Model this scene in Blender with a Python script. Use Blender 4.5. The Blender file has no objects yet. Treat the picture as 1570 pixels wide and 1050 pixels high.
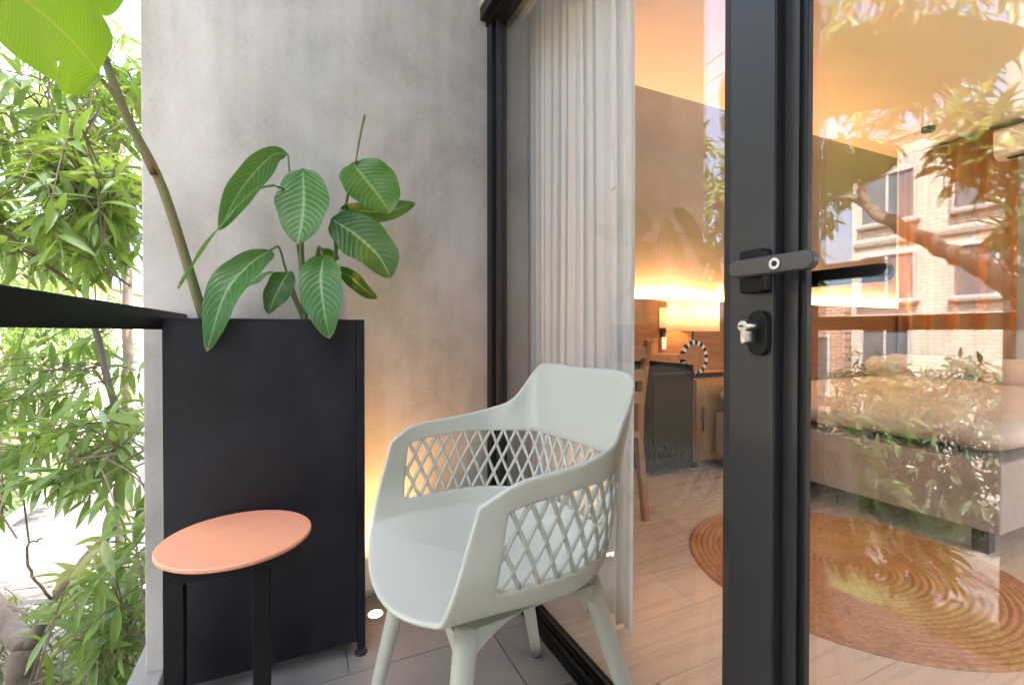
import bpy, bmesh, math, random
import numpy as np
from mathutils import Vector, Matrix, Quaternion
R = math.radians
random.seed(7)
rng = np.random.default_rng(11)
scene = bpy.context.scene
COL = scene.collection

# ------------------------------------------------------------------ camera, sky, sun, exposure
cam_d = bpy.data.cameras.new('camera'); cam = bpy.data.objects.new('camera', cam_d); COL.objects.link(cam)
cam.location = (0, 0, 1.0); cam.rotation_euler = (R(90 - 0.6), 0, R(-25))
cam_d.sensor_width = 36; cam_d.sensor_fit = 'HORIZONTAL'; cam_d.lens = 36 * 718 / 1570
cam_d.shift_y = -9.5 / 1570; cam_d.clip_start = 0.02; cam_d.clip_end = 500
scene.camera = cam
SUN_EL, SUN_AZ = 66.0, -18.0            # degrees; azimuth measured from +X towards +Y
world = bpy.data.worlds.new('World'); scene.world = world; world.use_nodes = True
wn = world.node_tree.nodes; wl = world.node_tree.links
bg = wn['Background']; sky = wn.new('ShaderNodeTexSky'); sky.sky_type = 'NISHITA'; sky.sun_disc = False
sky.sun_elevation = R(SUN_EL); sky.sun_rotation = R(90 - SUN_AZ); sky.dust_density = 6.0; sky.air_density = 0.7; sky.ozone_density = 0.4
wl.new(sky.outputs[0], bg.inputs[0]); bg.inputs[1].default_value = 0.15
sun_d = bpy.data.lights.new('sun', 'SUN'); sun_d.energy = 3.4; sun_d.angle = R(0.53); sun_d.color = (1, 0.96, 0.91)
sun = bpy.data.objects.new('sun', sun_d); COL.objects.link(sun)
to_sun = Vector((math.cos(R(SUN_EL)) * math.cos(R(SUN_AZ)), math.cos(R(SUN_EL)) * math.sin(R(SUN_AZ)), math.sin(R(SUN_EL))))
sun.rotation_euler = to_sun.to_track_quat('Z', 'Y').to_euler(); sun.location = (6, -2, 14)
vs = scene.view_settings; vs.view_transform = 'Standard'; vs.look = 'None'; vs.exposure = 3.62; vs.gamma = 1; vs.use_curve_mapping = False
scene.render.engine = 'CYCLES'
cy = scene.cycles; cy.max_bounces = 10; cy.diffuse_bounces = 4; cy.glossy_bounces = 4; cy.transmission_bounces = 6
cy.transparent_max_bounces = 24; cy.use_denoising = True; cy.caustics_reflective = False; cy.caustics_refractive = False
cy.sample_clamp_indirect = 8

# ------------------------------------------------------------------ helpers
WL = {}
def obj(name, verts, faces, material, parent=None, smooth=False, uvs=None, bevel=0, kind=None, label=None):
    v = np.array(verts, dtype=float).reshape(-1, 3)
    lo, hi = v.min(0), v.max(0)
    c = np.array([(lo[0] + hi[0]) / 2, (lo[1] + hi[1]) / 2, lo[2]])
    me = bpy.data.meshes.new(name)
    me.from_pydata((v - c).tolist(), [], faces)
    if uvs is not None:
        ul = me.uv_layers.new(name='UVMap')
        li = np.empty(len(me.loops), dtype=np.int32); me.loops.foreach_get('vertex_index', li)
        ul.data.foreach_set('uv', np.array(uvs, dtype=np.float32)[li].ravel())
    if smooth: me.polygons.foreach_set('use_smooth', [True] * len(me.polygons))
    mats = material if isinstance(material, (list, tuple)) else [material]
    for m in mats: me.materials.append(m)
    me.update()
    o = bpy.data.objects.new(name, me); COL.objects.link(o)
    if parent is not None:
        o.parent = parent; o.location = Vector(c) - WL[parent.name]
    else: o.location = Vector(c)
    WL[o.name] = Vector(c)
    if bevel:
        b = o.modifiers.new('bevel', 'BEVEL'); b.width = bevel; b.segments = 2; b.limit_method = 'ANGLE'; b.angle_limit = R(40)
        b.harden_normals = False
    if kind: o['kind'] = kind
    if label: o['label'] = label
    return o
def thing(name, label, cat, loc, group=None):
    o = bpy.data.objects.new(name, None); COL.objects.link(o); o.location = loc; o.empty_display_size = 0.1
    o['label'] = label; o['category'] = cat
    if group: o['group'] = group
    WL[o.name] = Vector(loc); return o
def tag(o, label, cat, group=None):
    o['label'] = label; o['category'] = cat
    if group: o['group'] = group
    return o
class MB:
    def __init__(s): s.v = []; s.f = []; s.uv = []
    def add(s, v, f, uv=None):
        n = len(s.v); s.v += [tuple(p) for p in v]; s.f += [tuple(i + n for i in q) for q in f]
        s.uv += list(uv) if uv is not None else [(0, 0)] * len(v); return s
    def box(s, x0, x1, y0, y1, z0, z1):
        v = [(x0,y0,z0),(x1,y0,z0),(x1,y1,z0),(x0,y1,z0),(x0,y0,z1),(x1,y0,z1),(x1,y1,z1),(x0,y1,z1)]
        return s.add(v, [(0,3,2,1),(4,5,6,7),(0,1,5,4),(1,2,6,5),(2,3,7,6),(3,0,4,7)])
    def tube(s, pts, rad, n=8, cap=True, sq=(1, 1)):
        P = [Vector(p) for p in pts]; m = len(P)
        if not isinstance(rad, (list, tuple)): rad = [rad] * m
        T = [(P[min(i + 1, m - 1)] - P[max(i - 1, 0)]).normalized() for i in range(m)]
        u = T[0].orthogonal().normalized(); v = []; f = []
        for i in range(m):
            u = (u - T[i] * u.dot(T[i])).normalized(); w = T[i].cross(u)
            for k in range(n):
                a = 2 * math.pi * k / n
                v.append(P[i] + u * (math.cos(a) * rad[i] * sq[0]) + w * (math.sin(a) * rad[i] * sq[1]))
        for i in range(m - 1):
            for k in range(n):
                f.append((i*n+k, i*n+(k+1) % n, (i+1)*n+(k+1) % n, (i+1)*n+k))
        if cap: f.append(tuple(range(n))[::-1]); f.append(tuple((m-1)*n + k for k in range(n)))
        return s.add(v, f)
    def lathe(s, prof, n=32, c=(0, 0, 0), axis='z'):
        v = []; f = []; m = len(prof)
        for r, z in prof:
            for k in range(n):
                a = 2 * math.pi * k / n; p = (r * math.cos(a), r * math.sin(a), z)
                if axis == 'x': p = (z, p[0], p[1])
                if axis == 'y': p = (p[0], z, p[1])
                v.append((p[0] + c[0], p[1] + c[1], p[2] + c[2]))
        for i in range(m - 1):
            for k in range(n): f.append((i*n+k, i*n+(k+1) % n, (i+1)*n+(k+1) % n, (i+1)*n+k))
        f.append(tuple(range(n))[::-1]); f.append(tuple((m-1)*n + k for k in range(n)))
        return s.add(v, f)
    def prism(s, poly, axis, a, b):       # extrude a 2-D outline along an axis
        n = len(poly); mk = {'x': lambda p, t: (t, p[0], p[1]), 'y': lambda p, t: (p[0], t, p[1]), 'z': lambda p, t: (p[0], p[1], t)}[axis]
        v = [mk(p, a) for p in poly] + [mk(p, b) for p in poly]
        f = [tuple(range(n))[::-1], tuple(range(n, 2*n))] + [(k, (k+1) % n, n+(k+1) % n, n+k) for k in range(n)]
        return s.add(v, f)
    def build(s, name, material, parent=None, **kw):
        o = obj(name, s.v, s.f, material, parent, uvs=s.uv if kw.pop('uv', False) else None, **kw)
        bm = bmesh.new(); bm.from_mesh(o.data); bmesh.ops.recalc_face_normals(bm, faces=bm.faces); bm.to_mesh(o.data); bm.free()
        return o
def box(name, x0, x1, y0, y1, z0, z1, material, parent=None, **kw):
    return MB().box(x0, x1, y0, y1, z0, z1).build(name, material, parent, **kw)
def copy_obj(o, parent, shift):
    c = o.copy(); COL.objects.link(c); c.parent = parent; c.location = o.location + Vector(shift)
    return c
def crom(P, n):                            # Catmull-Rom through points, n steps per span
    P = [np.array(p, float) for p in P]; P = [2*P[0]-P[1]] + P + [2*P[-1]-P[-2]]; out = []
    for i in range(1, len(P) - 2):
        a, b, c, d = P[i-1:i+3]
        for k in range(n):
            t = k / n
            out.append(0.5 * (2*b + (c-a)*t + (2*a-5*b+4*c-d)*t*t + (3*b-a-3*c+d)*t**3))
    out.append(P[-2]); return out
def rrect(x0, x1, y0, y1, r, n=6):
    out = []
    for cx, cy_, a0 in ((x1-r, y1-r, 0), (x0+r, y1-r, 90), (x0+r, y0+r, 180), (x1-r, y0+r, 270)):
        for k in range(n + 1):
            a = R(a0 + 90 * k / n); out.append((cx + r*math.cos(a), cy_ + r*math.sin(a)))
    return out

# ------------------------------------------------------------------ materials
class N:
    def __init__(s, name):
        s.m = bpy.data.materials.new(name); s.m.use_nodes = True; s.t = s.m.node_tree; s.n = s.t.nodes
        s.b = s.n['Principled BSDF']; s.out = s.n['Material Output']
    def new(s, typ, **kw):
        n = s.n.new('ShaderNode' + typ)
        for k, v in kw.items(): setattr(n, k, v)
        return n
    def link(s, a, b): s.t.links.new(a, b)
    def coord(s, kind='Object', scale=(1, 1, 1), rot=(0, 0, 0)):
        if kind == 'World': c = s.new('NewGeometry').outputs['Position']
        else: c = s.new('TexCoord').outputs[kind]
        mp = s.new('Mapping'); mp.inputs['Scale'].default_value = scale; mp.inputs['Rotation'].default_value = rot
        s.link(c, mp.inputs['Vector']); return mp.outputs['Vector']
    def noise(s, vec, scale, detail=4, rough=0.55, dist=0):
        n = s.new('TexNoise'); n.inputs['Scale'].default_value = scale; n.inputs['Detail'].default_value = detail
        n.inputs['Roughness'].default_value = rough; n.inputs['Distortion'].default_value = dist
        s.link(vec, n.inputs['Vector']); return n.outputs['Fac']
    def ramp(s, fac, stops):
        r = s.new('ValToRGB'); e = r.color_ramp.elements
        while len(e) < len(stops): e.new(0.5)
        for k, (p, c) in enumerate(stops): e[k].position = p; e[k].color = (*c, 1) if len(c) == 3 else c
        s.link(fac, r.inputs[0]); return r.outputs[0]
    def mix(s, fac, a, b, typ='MIX'):
        m = s.new('Mix', data_type='RGBA', blend_type=typ)
        for i, x in ((0, fac), (6, a), (7, b)):
            if hasattr(x, 'type') and hasattr(x, 'links'): s.link(x, m.inputs[i])
            else: m.inputs[i].default_value = x if i == 0 else ((*x, 1) if len(x) == 3 else x)
        return m.outputs[2]
    def math(s, op, a, b=0.5, c=None):
        m = s.new('Math', operation=op)
        for i, x in enumerate((a, b) if c is None else (a, b, c)):
            if hasattr(x, 'links'): s.link(x, m.inputs[i])
            else: m.inputs[i].default_value = x
        return m.outputs[0]
    def bump(s, h, strength=0.2, dist=0.01):
        b = s.new('Bump'); b.inputs['Strength'].default_value = strength; b.inputs['Distance'].default_value = dist
        s.link(h, b.inputs['Height']); s.link(b.outputs[0], s.b.inputs['Normal']); return b.outputs[0]
    def base(s, c):
        if hasattr(c, 'links'): s.link(c, s.b.inputs['Base Color'])
        else: s.b.inputs['Base Color'].default_value = (*c, 1)
    def set(s, **kw):
        for k, v in kw.items():
            i = s.b.inputs[k.replace('_', ' ')]
            if hasattr(v, 'links'): s.link(v, i)
            else: i.default_value = v
        return s
def simple(name, c, rough=0.5, var=0.12, scale=12, bump=0.0, metallic=0.0, spec=0.5, coord='Object', stretch=(1, 1, 1), dust=0.0):
    m = N(name); v = m.coord(coord, stretch); f = m.noise(v, scale)
    lo = tuple(x * (1 - var) for x in c); hi = tuple(min(1, x * (1 + var)) for x in c)
    col = m.ramp(f, [(0.3, lo), (0.7, hi)]); rg_ = m.math('MULTIPLY_ADD', f, 0.16, rough - 0.08)
    if dust:                                # scuffs, specks and wiped smears
        w = m.coord('World'); sm = m.noise(w, 6, 6, 0.7, 1.2); sc = m.noise(m.coord('World', (60, 60, 7), (0.2, 0.5, 0.1)), 1.0, 4, 0.6); sp = m.noise(w, 240, 2)
        k = m.math('ADD', m.math('MULTIPLY', m.math('MAXIMUM', m.math('SUBTRACT', sm, 0.5), 0.0), 1.3), m.math('ADD', m.math('MULTIPLY', m.math('GREATER_THAN', sc, 0.70), 0.5), m.math('MULTIPLY', m.math('GREATER_THAN', sp, 0.735), 0.9)))
        col = m.mix(m.math('MULTIPLY', k, dust), col, tuple(min(0.8, x * 1.2 + 0.09) for x in c)); rg_ = m.math('MULTIPLY_ADD', k, 0.5, rg_)
    m.base(col); m.set(Roughness=rg_, Metallic=metallic, Specular_IOR_Level=spec)
    if bump: m.bump(m.noise(v, scale * 8, 6), bump, 0.004)
    return m.m
def emit(name, c, s):
    m = N(name); e = m.new('Emission'); e.inputs[0].default_value = (*c, 1); e.inputs[1].default_value = s
    m.link(e.outputs[0], m.out.inputs[0]); return m.m
def pane_glass(name, f0, tint=(1, 1, 1), edge=1.0):
    m = N(name); g = m.new('NewGeometry'); d = m.new('VectorMath', operation='DOT_PRODUCT')
    m.link(g.outputs['Incoming'], d.inputs[0]); m.link(g.outputs['Normal'], d.inputs[1])
    c = m.math('ABSOLUTE', d.outputs['Value']); k = m.math('POWER', m.math('SUBTRACT', 1.0, c), 5.0)
    fac = m.math('MULTIPLY_ADD', k, (1 - f0) * edge, f0)
    tr = m.new('BsdfTransparent'); tr.inputs[0].default_value = (*tint, 1)
    gl = m.new('BsdfGlossy'); gl.inputs['Roughness'].default_value = 0.0; gl.inputs['Color'].default_value = (1, 1, 1, 1)
    mx = m.new('MixShader'); m.link(fac, mx.inputs[0]); m.link(tr.outputs[0], mx.inputs[1]); m.link(gl.outputs[0], mx.inputs[2])
    m.link(mx.outputs[0], m.out.inputs[0]); m.m.use_transparent_shadow = True
    return m.m
def sheet_mat(name, c, trans=0.4, clear=0.0, rough=0.9, weave=0, var=0.1):
    m = N(name); v = m.coord('World')
    f = m.noise(v, 30, 4)
    if weave:
        w1 = m.new('TexWave', wave_type='BANDS', bands_direction='Z'); w1.inputs['Scale'].default_value = weave; w1.inputs['Distortion'].default_value = 1.5; w1.inputs['Detail'].default_value = 3
        m.link(v, w1.inputs['Vector']); f = m.math('MULTIPLY_ADD', w1.outputs['Fac'], 0.45, m.math('MULTIPLY', f, 0.55))
    col = m.ramp(f, [(0.2, tuple(x * (1 - var) for x in c)), (0.8, tuple(min(1, x * (1 + var)) for x in c))])
    m.base(col); m.set(Roughness=rough)
    t = m.new('BsdfTranslucent'); m.link(col, t.inputs[0])
    mx = m.new('MixShader'); mx.inputs[0].default_value = trans; m.link(m.b.outputs[0], mx.inputs[1]); m.link(t.outputs[0], mx.inputs[2]); last = mx.outputs[0]
    if clear:
        tr = m.new('BsdfTransparent'); m2 = m.new('MixShader'); m2.inputs[0].default_value = clear
        m.link(last, m2.inputs[1]); m.link(tr.outputs[0], m2.inputs[2]); last = m2.outputs[0]
    m.link(last, m.out.inputs[0]); return m.m
def leaf_mat(name, dark, light, trans_c, trans=0.35, rough=0.38, odd=None):
    m = N(name); g = m.new('NewGeometry'); oi = m.new('ObjectInfo')
    r = m.math('FRACT', m.math('ADD', g.outputs['Random Per Island'], oi.outputs['Random']))
    stops = [(0.0, dark), (0.75, light)]
    if odd: stops += [(0.955, light), (0.97, odd)]
    col = m.ramp(r, stops); n = m.noise(m.coord('World'), 14, 3)
    col = m.mix(m.math('MULTIPLY', n, 0.35), col, tuple(x * 1.6 for x in light))
    m.base(col); m.set(Roughness=rough, Specular_IOR_Level=0.55)
    t = m.new('BsdfTranslucent'); tc = m.mix(r, trans_c, tuple(x * 0.6 for x in trans_c)); m.link(tc, t.inputs[0])
    mx = m.new('MixShader'); mx.inputs[0].default_value = trans; m.link(m.b.outputs[0], mx.inputs[1]); m.link(t.outputs[0], mx.inputs[2])
    m.link(mx.outputs[0], m.out.inputs[0]); return m.m
def wood(name, a, b, scale=3, stretch=(1, 8, 8), rough=0.5):
    m = N(name); v = m.coord('World', stretch); f = m.noise(v, scale, 6, 0.6, 0.6)
    m.base(m.ramp(f, [(0.3, a), (0.7, b)])); m.set(Roughness=rough); m.bump(f, 0.12, 0.003); return m.m
def concrete_mat():
    m = N('smooth concrete'); v = m.coord('World'); big = m.noise(v, 1.7, 5, 0.6, 0.7); mid = m.noise(v, 7, 6, 0.65); fine = m.noise(v, 90, 4, 0.7)
    streak = m.noise(m.coord('World', (9, 9, 0.7)), 2.2, 4)
    f = m.math('ADD', m.math('MULTIPLY', big, 0.5), m.math('ADD', m.math('MULTIPLY', mid, 0.22), m.math('ADD', m.math('MULTIPLY', fine, 0.12), m.math('MULTIPLY', streak, 0.16))))
    m.base(m.ramp(f, [(0.38, (0.325, 0.300, 0.260)), (0.5, (0.44, 0.414, 0.368)), (0.62, (0.53, 0.506, 0.462))]))
    m.set(Roughness=0.75, Specular_IOR_Level=0.3)
    hatch = m.math('ADD', m.noise(m.coord('World', (160, 160, 9)), 1.0, 3), m.noise(m.coord('World', (9, 9, 160)), 1.0, 3))
    pores = m.new('TexVoronoi'); pores.inputs['Scale'].default_value = 55; m.link(v, pores.inputs['Vector'])
    pit = m.math('LESS_THAN', pores.outputs['Distance'], m.math('MULTIPLY', m.noise(v, 11, 2), 0.17)); m.base(m.mix(m.math('MULTIPLY', pit, 0.4), m.b.inputs['Base Color'].links[0].from_socket, (0.16, 0.15, 0.135)))
    h = m.math('SUBTRACT', m.math('ADD', m.math('MULTIPLY', mid, 0.6), m.math('ADD', m.math('MULTIPLY', fine, 0.4), m.math('MULTIPLY', hatch, 0.35))), m.math('MULTIPLY', pit, 0.25)); m.bump(h, 0.35, 0.004); return m.m
def brick_mat(name, c1, c2, mortar, scale=1.0):
    m = N(name); g = m.new('NewGeometry'); sp = m.new('SeparateXYZ'); m.link(g.outputs['Position'], sp.inputs[0])
    cb = m.new('CombineXYZ'); m.link(sp.outputs[1], cb.inputs[0]); m.link(sp.outputs[2], cb.inputs[1])
    b = m.new('TexBrick'); b.inputs['Scale'].default_value = scale; b.inputs['Color1'].default_value = (*c1, 1); b.inputs['Color2'].default_value = (*c2, 1)
    b.inputs['Mortar'].default_value = (*mortar, 1); b.inputs['Mortar Size'].default_value = 0.014; b.inputs['Brick Width'].default_value = 0.28; b.inputs['Row Height'].default_value = 0.09
    m.link(cb.outputs[0], b.inputs['Vector']); m.base(b.outputs['Color']); m.set(Roughness=0.85); m.bump(b.outputs['Fac'], -0.3, 0.01); return m.m

def calathea_mat():
    m = N('ribbed plant leaf'); uv = m.new('UVMap'); sp = m.new('SeparateXYZ'); m.link(uv.outputs[0], sp.inputs[0])
    u, v = sp.outputs[0], sp.outputs[1]; au = m.math('ABSOLUTE', u)
    ph = m.math('SUBTRACT', m.math('MULTIPLY', v, 13.0), m.math('MULTIPLY', m.math('POWER', au, 1.4), 3.2))
    vein = m.math('POWER', m.math('MULTIPLY_ADD', m.math('COSINE', m.math('MULTIPLY', ph, 2 * math.pi)), 0.5, 0.5), 3.0)
    mid = m.math('SMOOTH_MIN', 1.0, m.math('POWER', m.math('SUBTRACT', 1.0, m.math('MINIMUM', m.math('MULTIPLY', au, 12.0), 1.0)), 1.0), 0.05)
    n = m.noise(m.coord('World'), 22, 4); oi = m.new('ObjectInfo')
    basec = m.mix(oi.outputs['Random'], (0.018, 0.095, 0.012), (0.06, 0.19, 0.028))
    basec = m.mix(m.math('MULTIPLY', n, 0.4), basec, (0.06, 0.17, 0.04))
    c = m.mix(m.math('MULTIPLY', vein, m.math('MULTIPLY_ADD', oi.outputs['Random'], 0.28, 0.10)), basec, (0.20, 0.36, 0.15)); c = m.mix(mid, c, (0.28, 0.42, 0.16))
    edge = m.math('MULTIPLY', m.math('GREATER_THAN', m.math('ADD', m.math('ADD', m.math('POWER', v, 16.0), m.math('MULTIPLY', m.math('POWER', au, 12.0), m.math('MULTIPLY', v, 0.55))), m.math('MULTIPLY', n, 0.4)), 0.86), 1.0)
    c = m.mix(m.math('MULTIPLY', edge, 0.75), c, (0.42, 0.34, 0.16))
    m.base(c); m.set(Roughness=0.36, Specular_IOR_Level=0.38); m.bump(vein, 0.25, 0.004)
    t = m.new('BsdfTranslucent'); m.link(m.mix(0.6, c, (0.25, 0.42, 0.05)), t.inputs[0])
    mx = m.new('MixShader'); mx.inputs[0].default_value = 0.33; m.link(m.b.outputs[0], mx.inputs[1]); m.link(t.outputs[0], mx.inputs[2])
    m.link(mx.outputs[0], m.out.inputs[0]); return m.m
def banana_mat():
    m = N('banana leaf'); uv = m.new('UVMap'); sp = m.new('SeparateXYZ'); m.link(uv.outputs[0], sp.inputs[0])
    u, v = sp.outputs[0], sp.outputs[1]; au = m.math('ABSOLUTE', u)
    ph = m.math('SUBTRACT', m.math('MULTIPLY', v, 60.0), m.math('MULTIPLY', au, 5.0))
    vein = m.math('MULTIPLY_ADD', m.math('COSINE', m.math('MULTIPLY', ph, 2 * math.pi)), 0.5, 0.5)
    mid = m.math('SUBTRACT', 1.0, m.math('MINIMUM', m.math('MULTIPLY', au, 22.0), 1.0))
    n = m.noise(m.coord('World'), 9, 4)
    c = m.mix(n, (0.075, 0.165, 0.014), (0.16, 0.26, 0.022)); c = m.mix(m.math('MULTIPLY', vein, 0.55), c, (0.03, 0.10, 0.01)); c = m.mix(mid, c, (0.26, 0.22, 0.06))
    m.base(c); m.set(Roughness=0.4); m.bump(vein, 0.15, 0.003)
    t = m.new('BsdfTranslucent'); m.link(m.mix(0.45, c, (0.46, 0.70, 0.02)), t.inputs[0])
    mx = m.new('MixShader'); mx.inputs[0].default_value = 0.55; m.link(m.b.outputs[0], mx.inputs[1]); m.link(t.outputs[0], mx.inputs[2])
    m.link(mx.outputs[0], m.out.inputs[0]); return m.m
def jute_mat():
    m = N('braided jute'); v = m.coord('Object'); sp = m.new('SeparateXYZ'); m.link(v, sp.inputs[0])
    r = m.math('SQRT', m.math('ADD', m.math('POWER', sp.outputs[0], 2.0), m.math('POWER', sp.outputs[1], 2.0)))
    ang = m.math('ARCTAN2', sp.outputs[1], sp.outputs[0])
    cb = m.new('CombineXYZ'); m.link(m.math('MULTIPLY', r, 150.0), cb.inputs[0]); m.link(m.math('MULTIPLY', ang, 22.0), cb.inputs[1])
    n = m.noise(cb.outputs[0], 1.0, 4, 0.7); f = m.math('MULTIPLY_ADD', m.noise(v, 9, 4), 0.3, m.math('MULTIPLY', n, 0.72))
    m.base(m.ramp(f, [(0.3, (0.27, 0.11, 0.04)), (0.5, (0.54, 0.25, 0.095)), (0.68, (0.68, 0.39, 0.18))])); m.set(Roughness=0.9); m.bump(f, 0.6, 0.01); return m.m
def cane_mat():
    m = N('woven cane'); v = m.coord('World', (1, 1, 1)); sp = m.new('SeparateXYZ'); m.link(v, sp.inputs[0])
    a = m.math('SINE', m.math('MULTIPLY', sp.outputs[0], 420.0)); b = m.math('SINE', m.math('MULTIPLY', sp.outputs[2], 420.0))
    f = m.math('MULTIPLY_ADD', m.math('MAXIMUM', a, b), 0.5, 0.5)
    m.base(m.ramp(f, [(0.45, (0.16, 0.09, 0.03)), (0.75, (0.62, 0.43, 0.22))])); m.set(Roughness=0.6); m.bump(f, 0.5, 0.003); return m.m
def rock_mat(name, a, b, scale, rough, stretch=(1, 1, 1), bump=0.2, rand=0.0):
    m = N(name); v = m.coord('World', stretch); f = m.noise(v, scale, 7, 0.65, 0.4); g = m.noise(v, scale * 14, 4, 0.7)
    h = m.math('MULTIPLY_ADD', g, 0.3, m.math('MULTIPLY', f, 0.7)); c = m.ramp(h, [(0.32, a), (0.66, b)])
    if rand:
        oi = m.new('ObjectInfo'); c = m.mix(rand, c, m.ramp(oi.outputs['Random'], [(0, tuple(x * 0.75 for x in a)), (1, tuple(x * 1.15 for x in b))]))
    m.base(c); m.set(Roughness=m.math('MULTIPLY_ADD', h, 0.2, rough - 0.1)); m.bump(h, bump, 0.004); return m.m

CONC = concrete_mat()
BLACK = simple('black powder coat', (0.006, 0.0058, 0.0062), 0.45, 0.25, 5, 0.05, 0.0, 0.22)
BLACKP = simple('black painted steel panel', (0.011, 0.0115, 0.016), 0.40, 0.5, 3.5, 0.05, 0.0, 0.3, dust=0.22)
ANOD = simple('dark anodised aluminium', (0.034, 0.031, 0.0305), 0.36, 0.2, 3, 0.0, 0.0, 0.45, stretch=(1, 1, 0.1), dust=0.10)
DARK = simple('dark window frame', (0.007, 0.007, 0.008), 0.38, 0.1, 3, 0, 0, 0.3)
CHROME = simple('brushed nickel', (0.55, 0.52, 0.48), 0.28, 0.06, 20, 0, 1.0)
SAGE = simple('sage green plastic', (0.475, 0.49, 0.415), 0.46, 0.02, 3, 0.06, dust=0.18)
TERRA = simple('terracotta lacquer', (0.72, 0.315, 0.185), 0.46, 0.05, 4, 0.02, dust=0.35)
RUBBER = simple('black rubber', (0.012, 0.012, 0.012), 0.7)
TILE = rock_mat('grey brown floor tile', (0.215, 0.203, 0.19), (0.30, 0.287, 0.27), 5, 0.55, rand=0.25)
GROUT = simple('grey grout', (0.44, 0.40, 0.37), 0.9)
PLANK = rock_mat('beige wood look tile', (0.70, 0.55, 0.41), (0.73, 0.585, 0.445), 1.6, 0.28, (1, 14, 1), 0.03, 0.12)
PGROUT = simple('pale grout', (0.62, 0.5, 0.38), 0.8)
PLASTER = rock_mat('mottled plaster', (0.27, 0.215, 0.165), (0.38, 0.31, 0.245), 2.2, 0.7, bump=0.4)
PAINT = simple('cream wall paint', (0.64, 0.60, 0.54), 0.8, 0.02, 3)
WOODP = wood('oak wall panel', (0.27, 0.125, 0.042), (0.42, 0.21, 0.078), 2.5, (1, 6, 10))
WOODV = wood('oak cabinet', (0.36, 0.16, 0.05), (0.52, 0.26, 0.09), 3, (8, 8, 1))
WOODC = wood('reddish chair wood', (0.26, 0.10, 0.04), (0.38, 0.17, 0.07), 3, (8, 8, 1))
LINEN = sheet_mat('sheer linen', (0.86, 0.86, 0.835), 0.28, 0.04, weave=95, var=0.05)
OCHRE = sheet_mat('ochre curtain', (0.55, 0.34, 0.17), 0.25, 0, weave=60)
SHADE = sheet_mat('linen lampshade', (0.86, 0.80, 0.70), 0.6, 0, weave=120, var=0.12)
BEDF = rock_mat('greige upholstery', (0.38, 0.31, 0.25), (0.48, 0.40, 0.33), 9, 0.9)
DUVET = rock_mat('beige bed linen', (0.58, 0.47, 0.38), (0.68, 0.58, 0.48), 5, 0.9)
WHITEP = simple('white plastic', (0.86, 0.85, 0.82), 0.4, 0.02)
PANE = pane_glass('window glass', 0.08, (0.975, 0.985, 0.98)); PANE_L = pane_glass('fixed window glass', 0.09, (0.98, 0.985, 0.98))
RAILG = pane_glass('balustrade glass', 0.02, (0.985, 0.995, 0.99), 0.35)
LEAF_A = leaf_mat('mango leaf', (0.07, 0.125, 0.032), (0.17, 0.26, 0.07), (0.42, 0.58, 0.07), 0.40, 0.30)
LEAF_B = leaf_mat('street tree leaf', (0.05, 0.095, 0.03), (0.12, 0.19, 0.06), (0.32, 0.47, 0.08), 0.4, 0.42)
LEAF_D = leaf_mat('dark bush leaf', (0.018, 0.04, 0.013), (0.045, 0.08, 0.024), (0.10, 0.18, 0.03), 0.2, 0.55)
LEAF_C = leaf_mat('shrub leaf', (0.05, 0.10, 0.025), (0.12, 0.19, 0.05), (0.35, 0.45, 0.06), 0.4, 0.45, (0.5, 0.36, 0.05))
BARK = rock_mat('tree bark', (0.10, 0.075, 0.055), (0.25, 0.20, 0.16), 14, 0.9, (1, 1, 0.5), 0.6)
TWIG = simple('twig bark', (0.16, 0.115, 0.08), 0.8, 0.3)
CAL = calathea_mat(); BANANA = banana_mat()
STEM = simple('green stalk', (0.12, 0.16, 0.05), 0.45, 0.3, 20)
NSTEM = rock_mat('green brown stalk', (0.06, 0.11, 0.018), (0.15, 0.085, 0.035), 7, 0.5, (3, 3, 1))
SOIL = rock_mat('potting soil', (0.02, 0.014, 0.01), (0.06, 0.045, 0.03), 40, 0.95, bump=0.9)
JUTE = jute_mat(); CANE = cane_mat()
BULB = emit('lamp bulb', (1, 0.62, 0.28), 3); LEDM = emit('led strip', (1, 0.66, 0.30), 1.2); SPOTM = emit('uplight lens', (1, 0.74, 0.44), 5)
ASPH = rock_mat('worn road surface', (0.042, 0.041, 0.039), (0.07, 0.069, 0.066), 1.4, 0.9)
PAVE = rock_mat('pale paving', (0.09, 0.087, 0.08), (0.15, 0.145, 0.135), 3, 0.85)
KERB = simple('concrete kerb', (0.25, 0.24, 0.225), 0.85, 0.15, 8, 0.1)
GRASSM = rock_mat('lawn', (0.03, 0.055, 0.014), (0.075, 0.105, 0.03), 9, 0.95, bump=0.8)
BRICK = brick_mat('pale brick', (0.68, 0.62, 0.56), (0.57, 0.50, 0.44), (0.40, 0.34, 0.29))
REDBR = brick_mat('red brick', (0.38, 0.17, 0.11), (0.30, 0.13, 0.085), (0.5, 0.42, 0.36))
HOUSEW = simple('cream render', (0.58, 0.50, 0.38), 0.85, 0.08, 1.5, 0.1, coord='World')
ROOFM = simple('roof sheet', (0.32, 0.28, 0.25), 0.8, 0.15, 2)
WINF = simple('pale window frame', (0.45, 0.46, 0.46), 0.4)
WING = simple('window pane glass', (0.10, 0.14, 0.17), 0.04, 0.2, 2)

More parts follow.
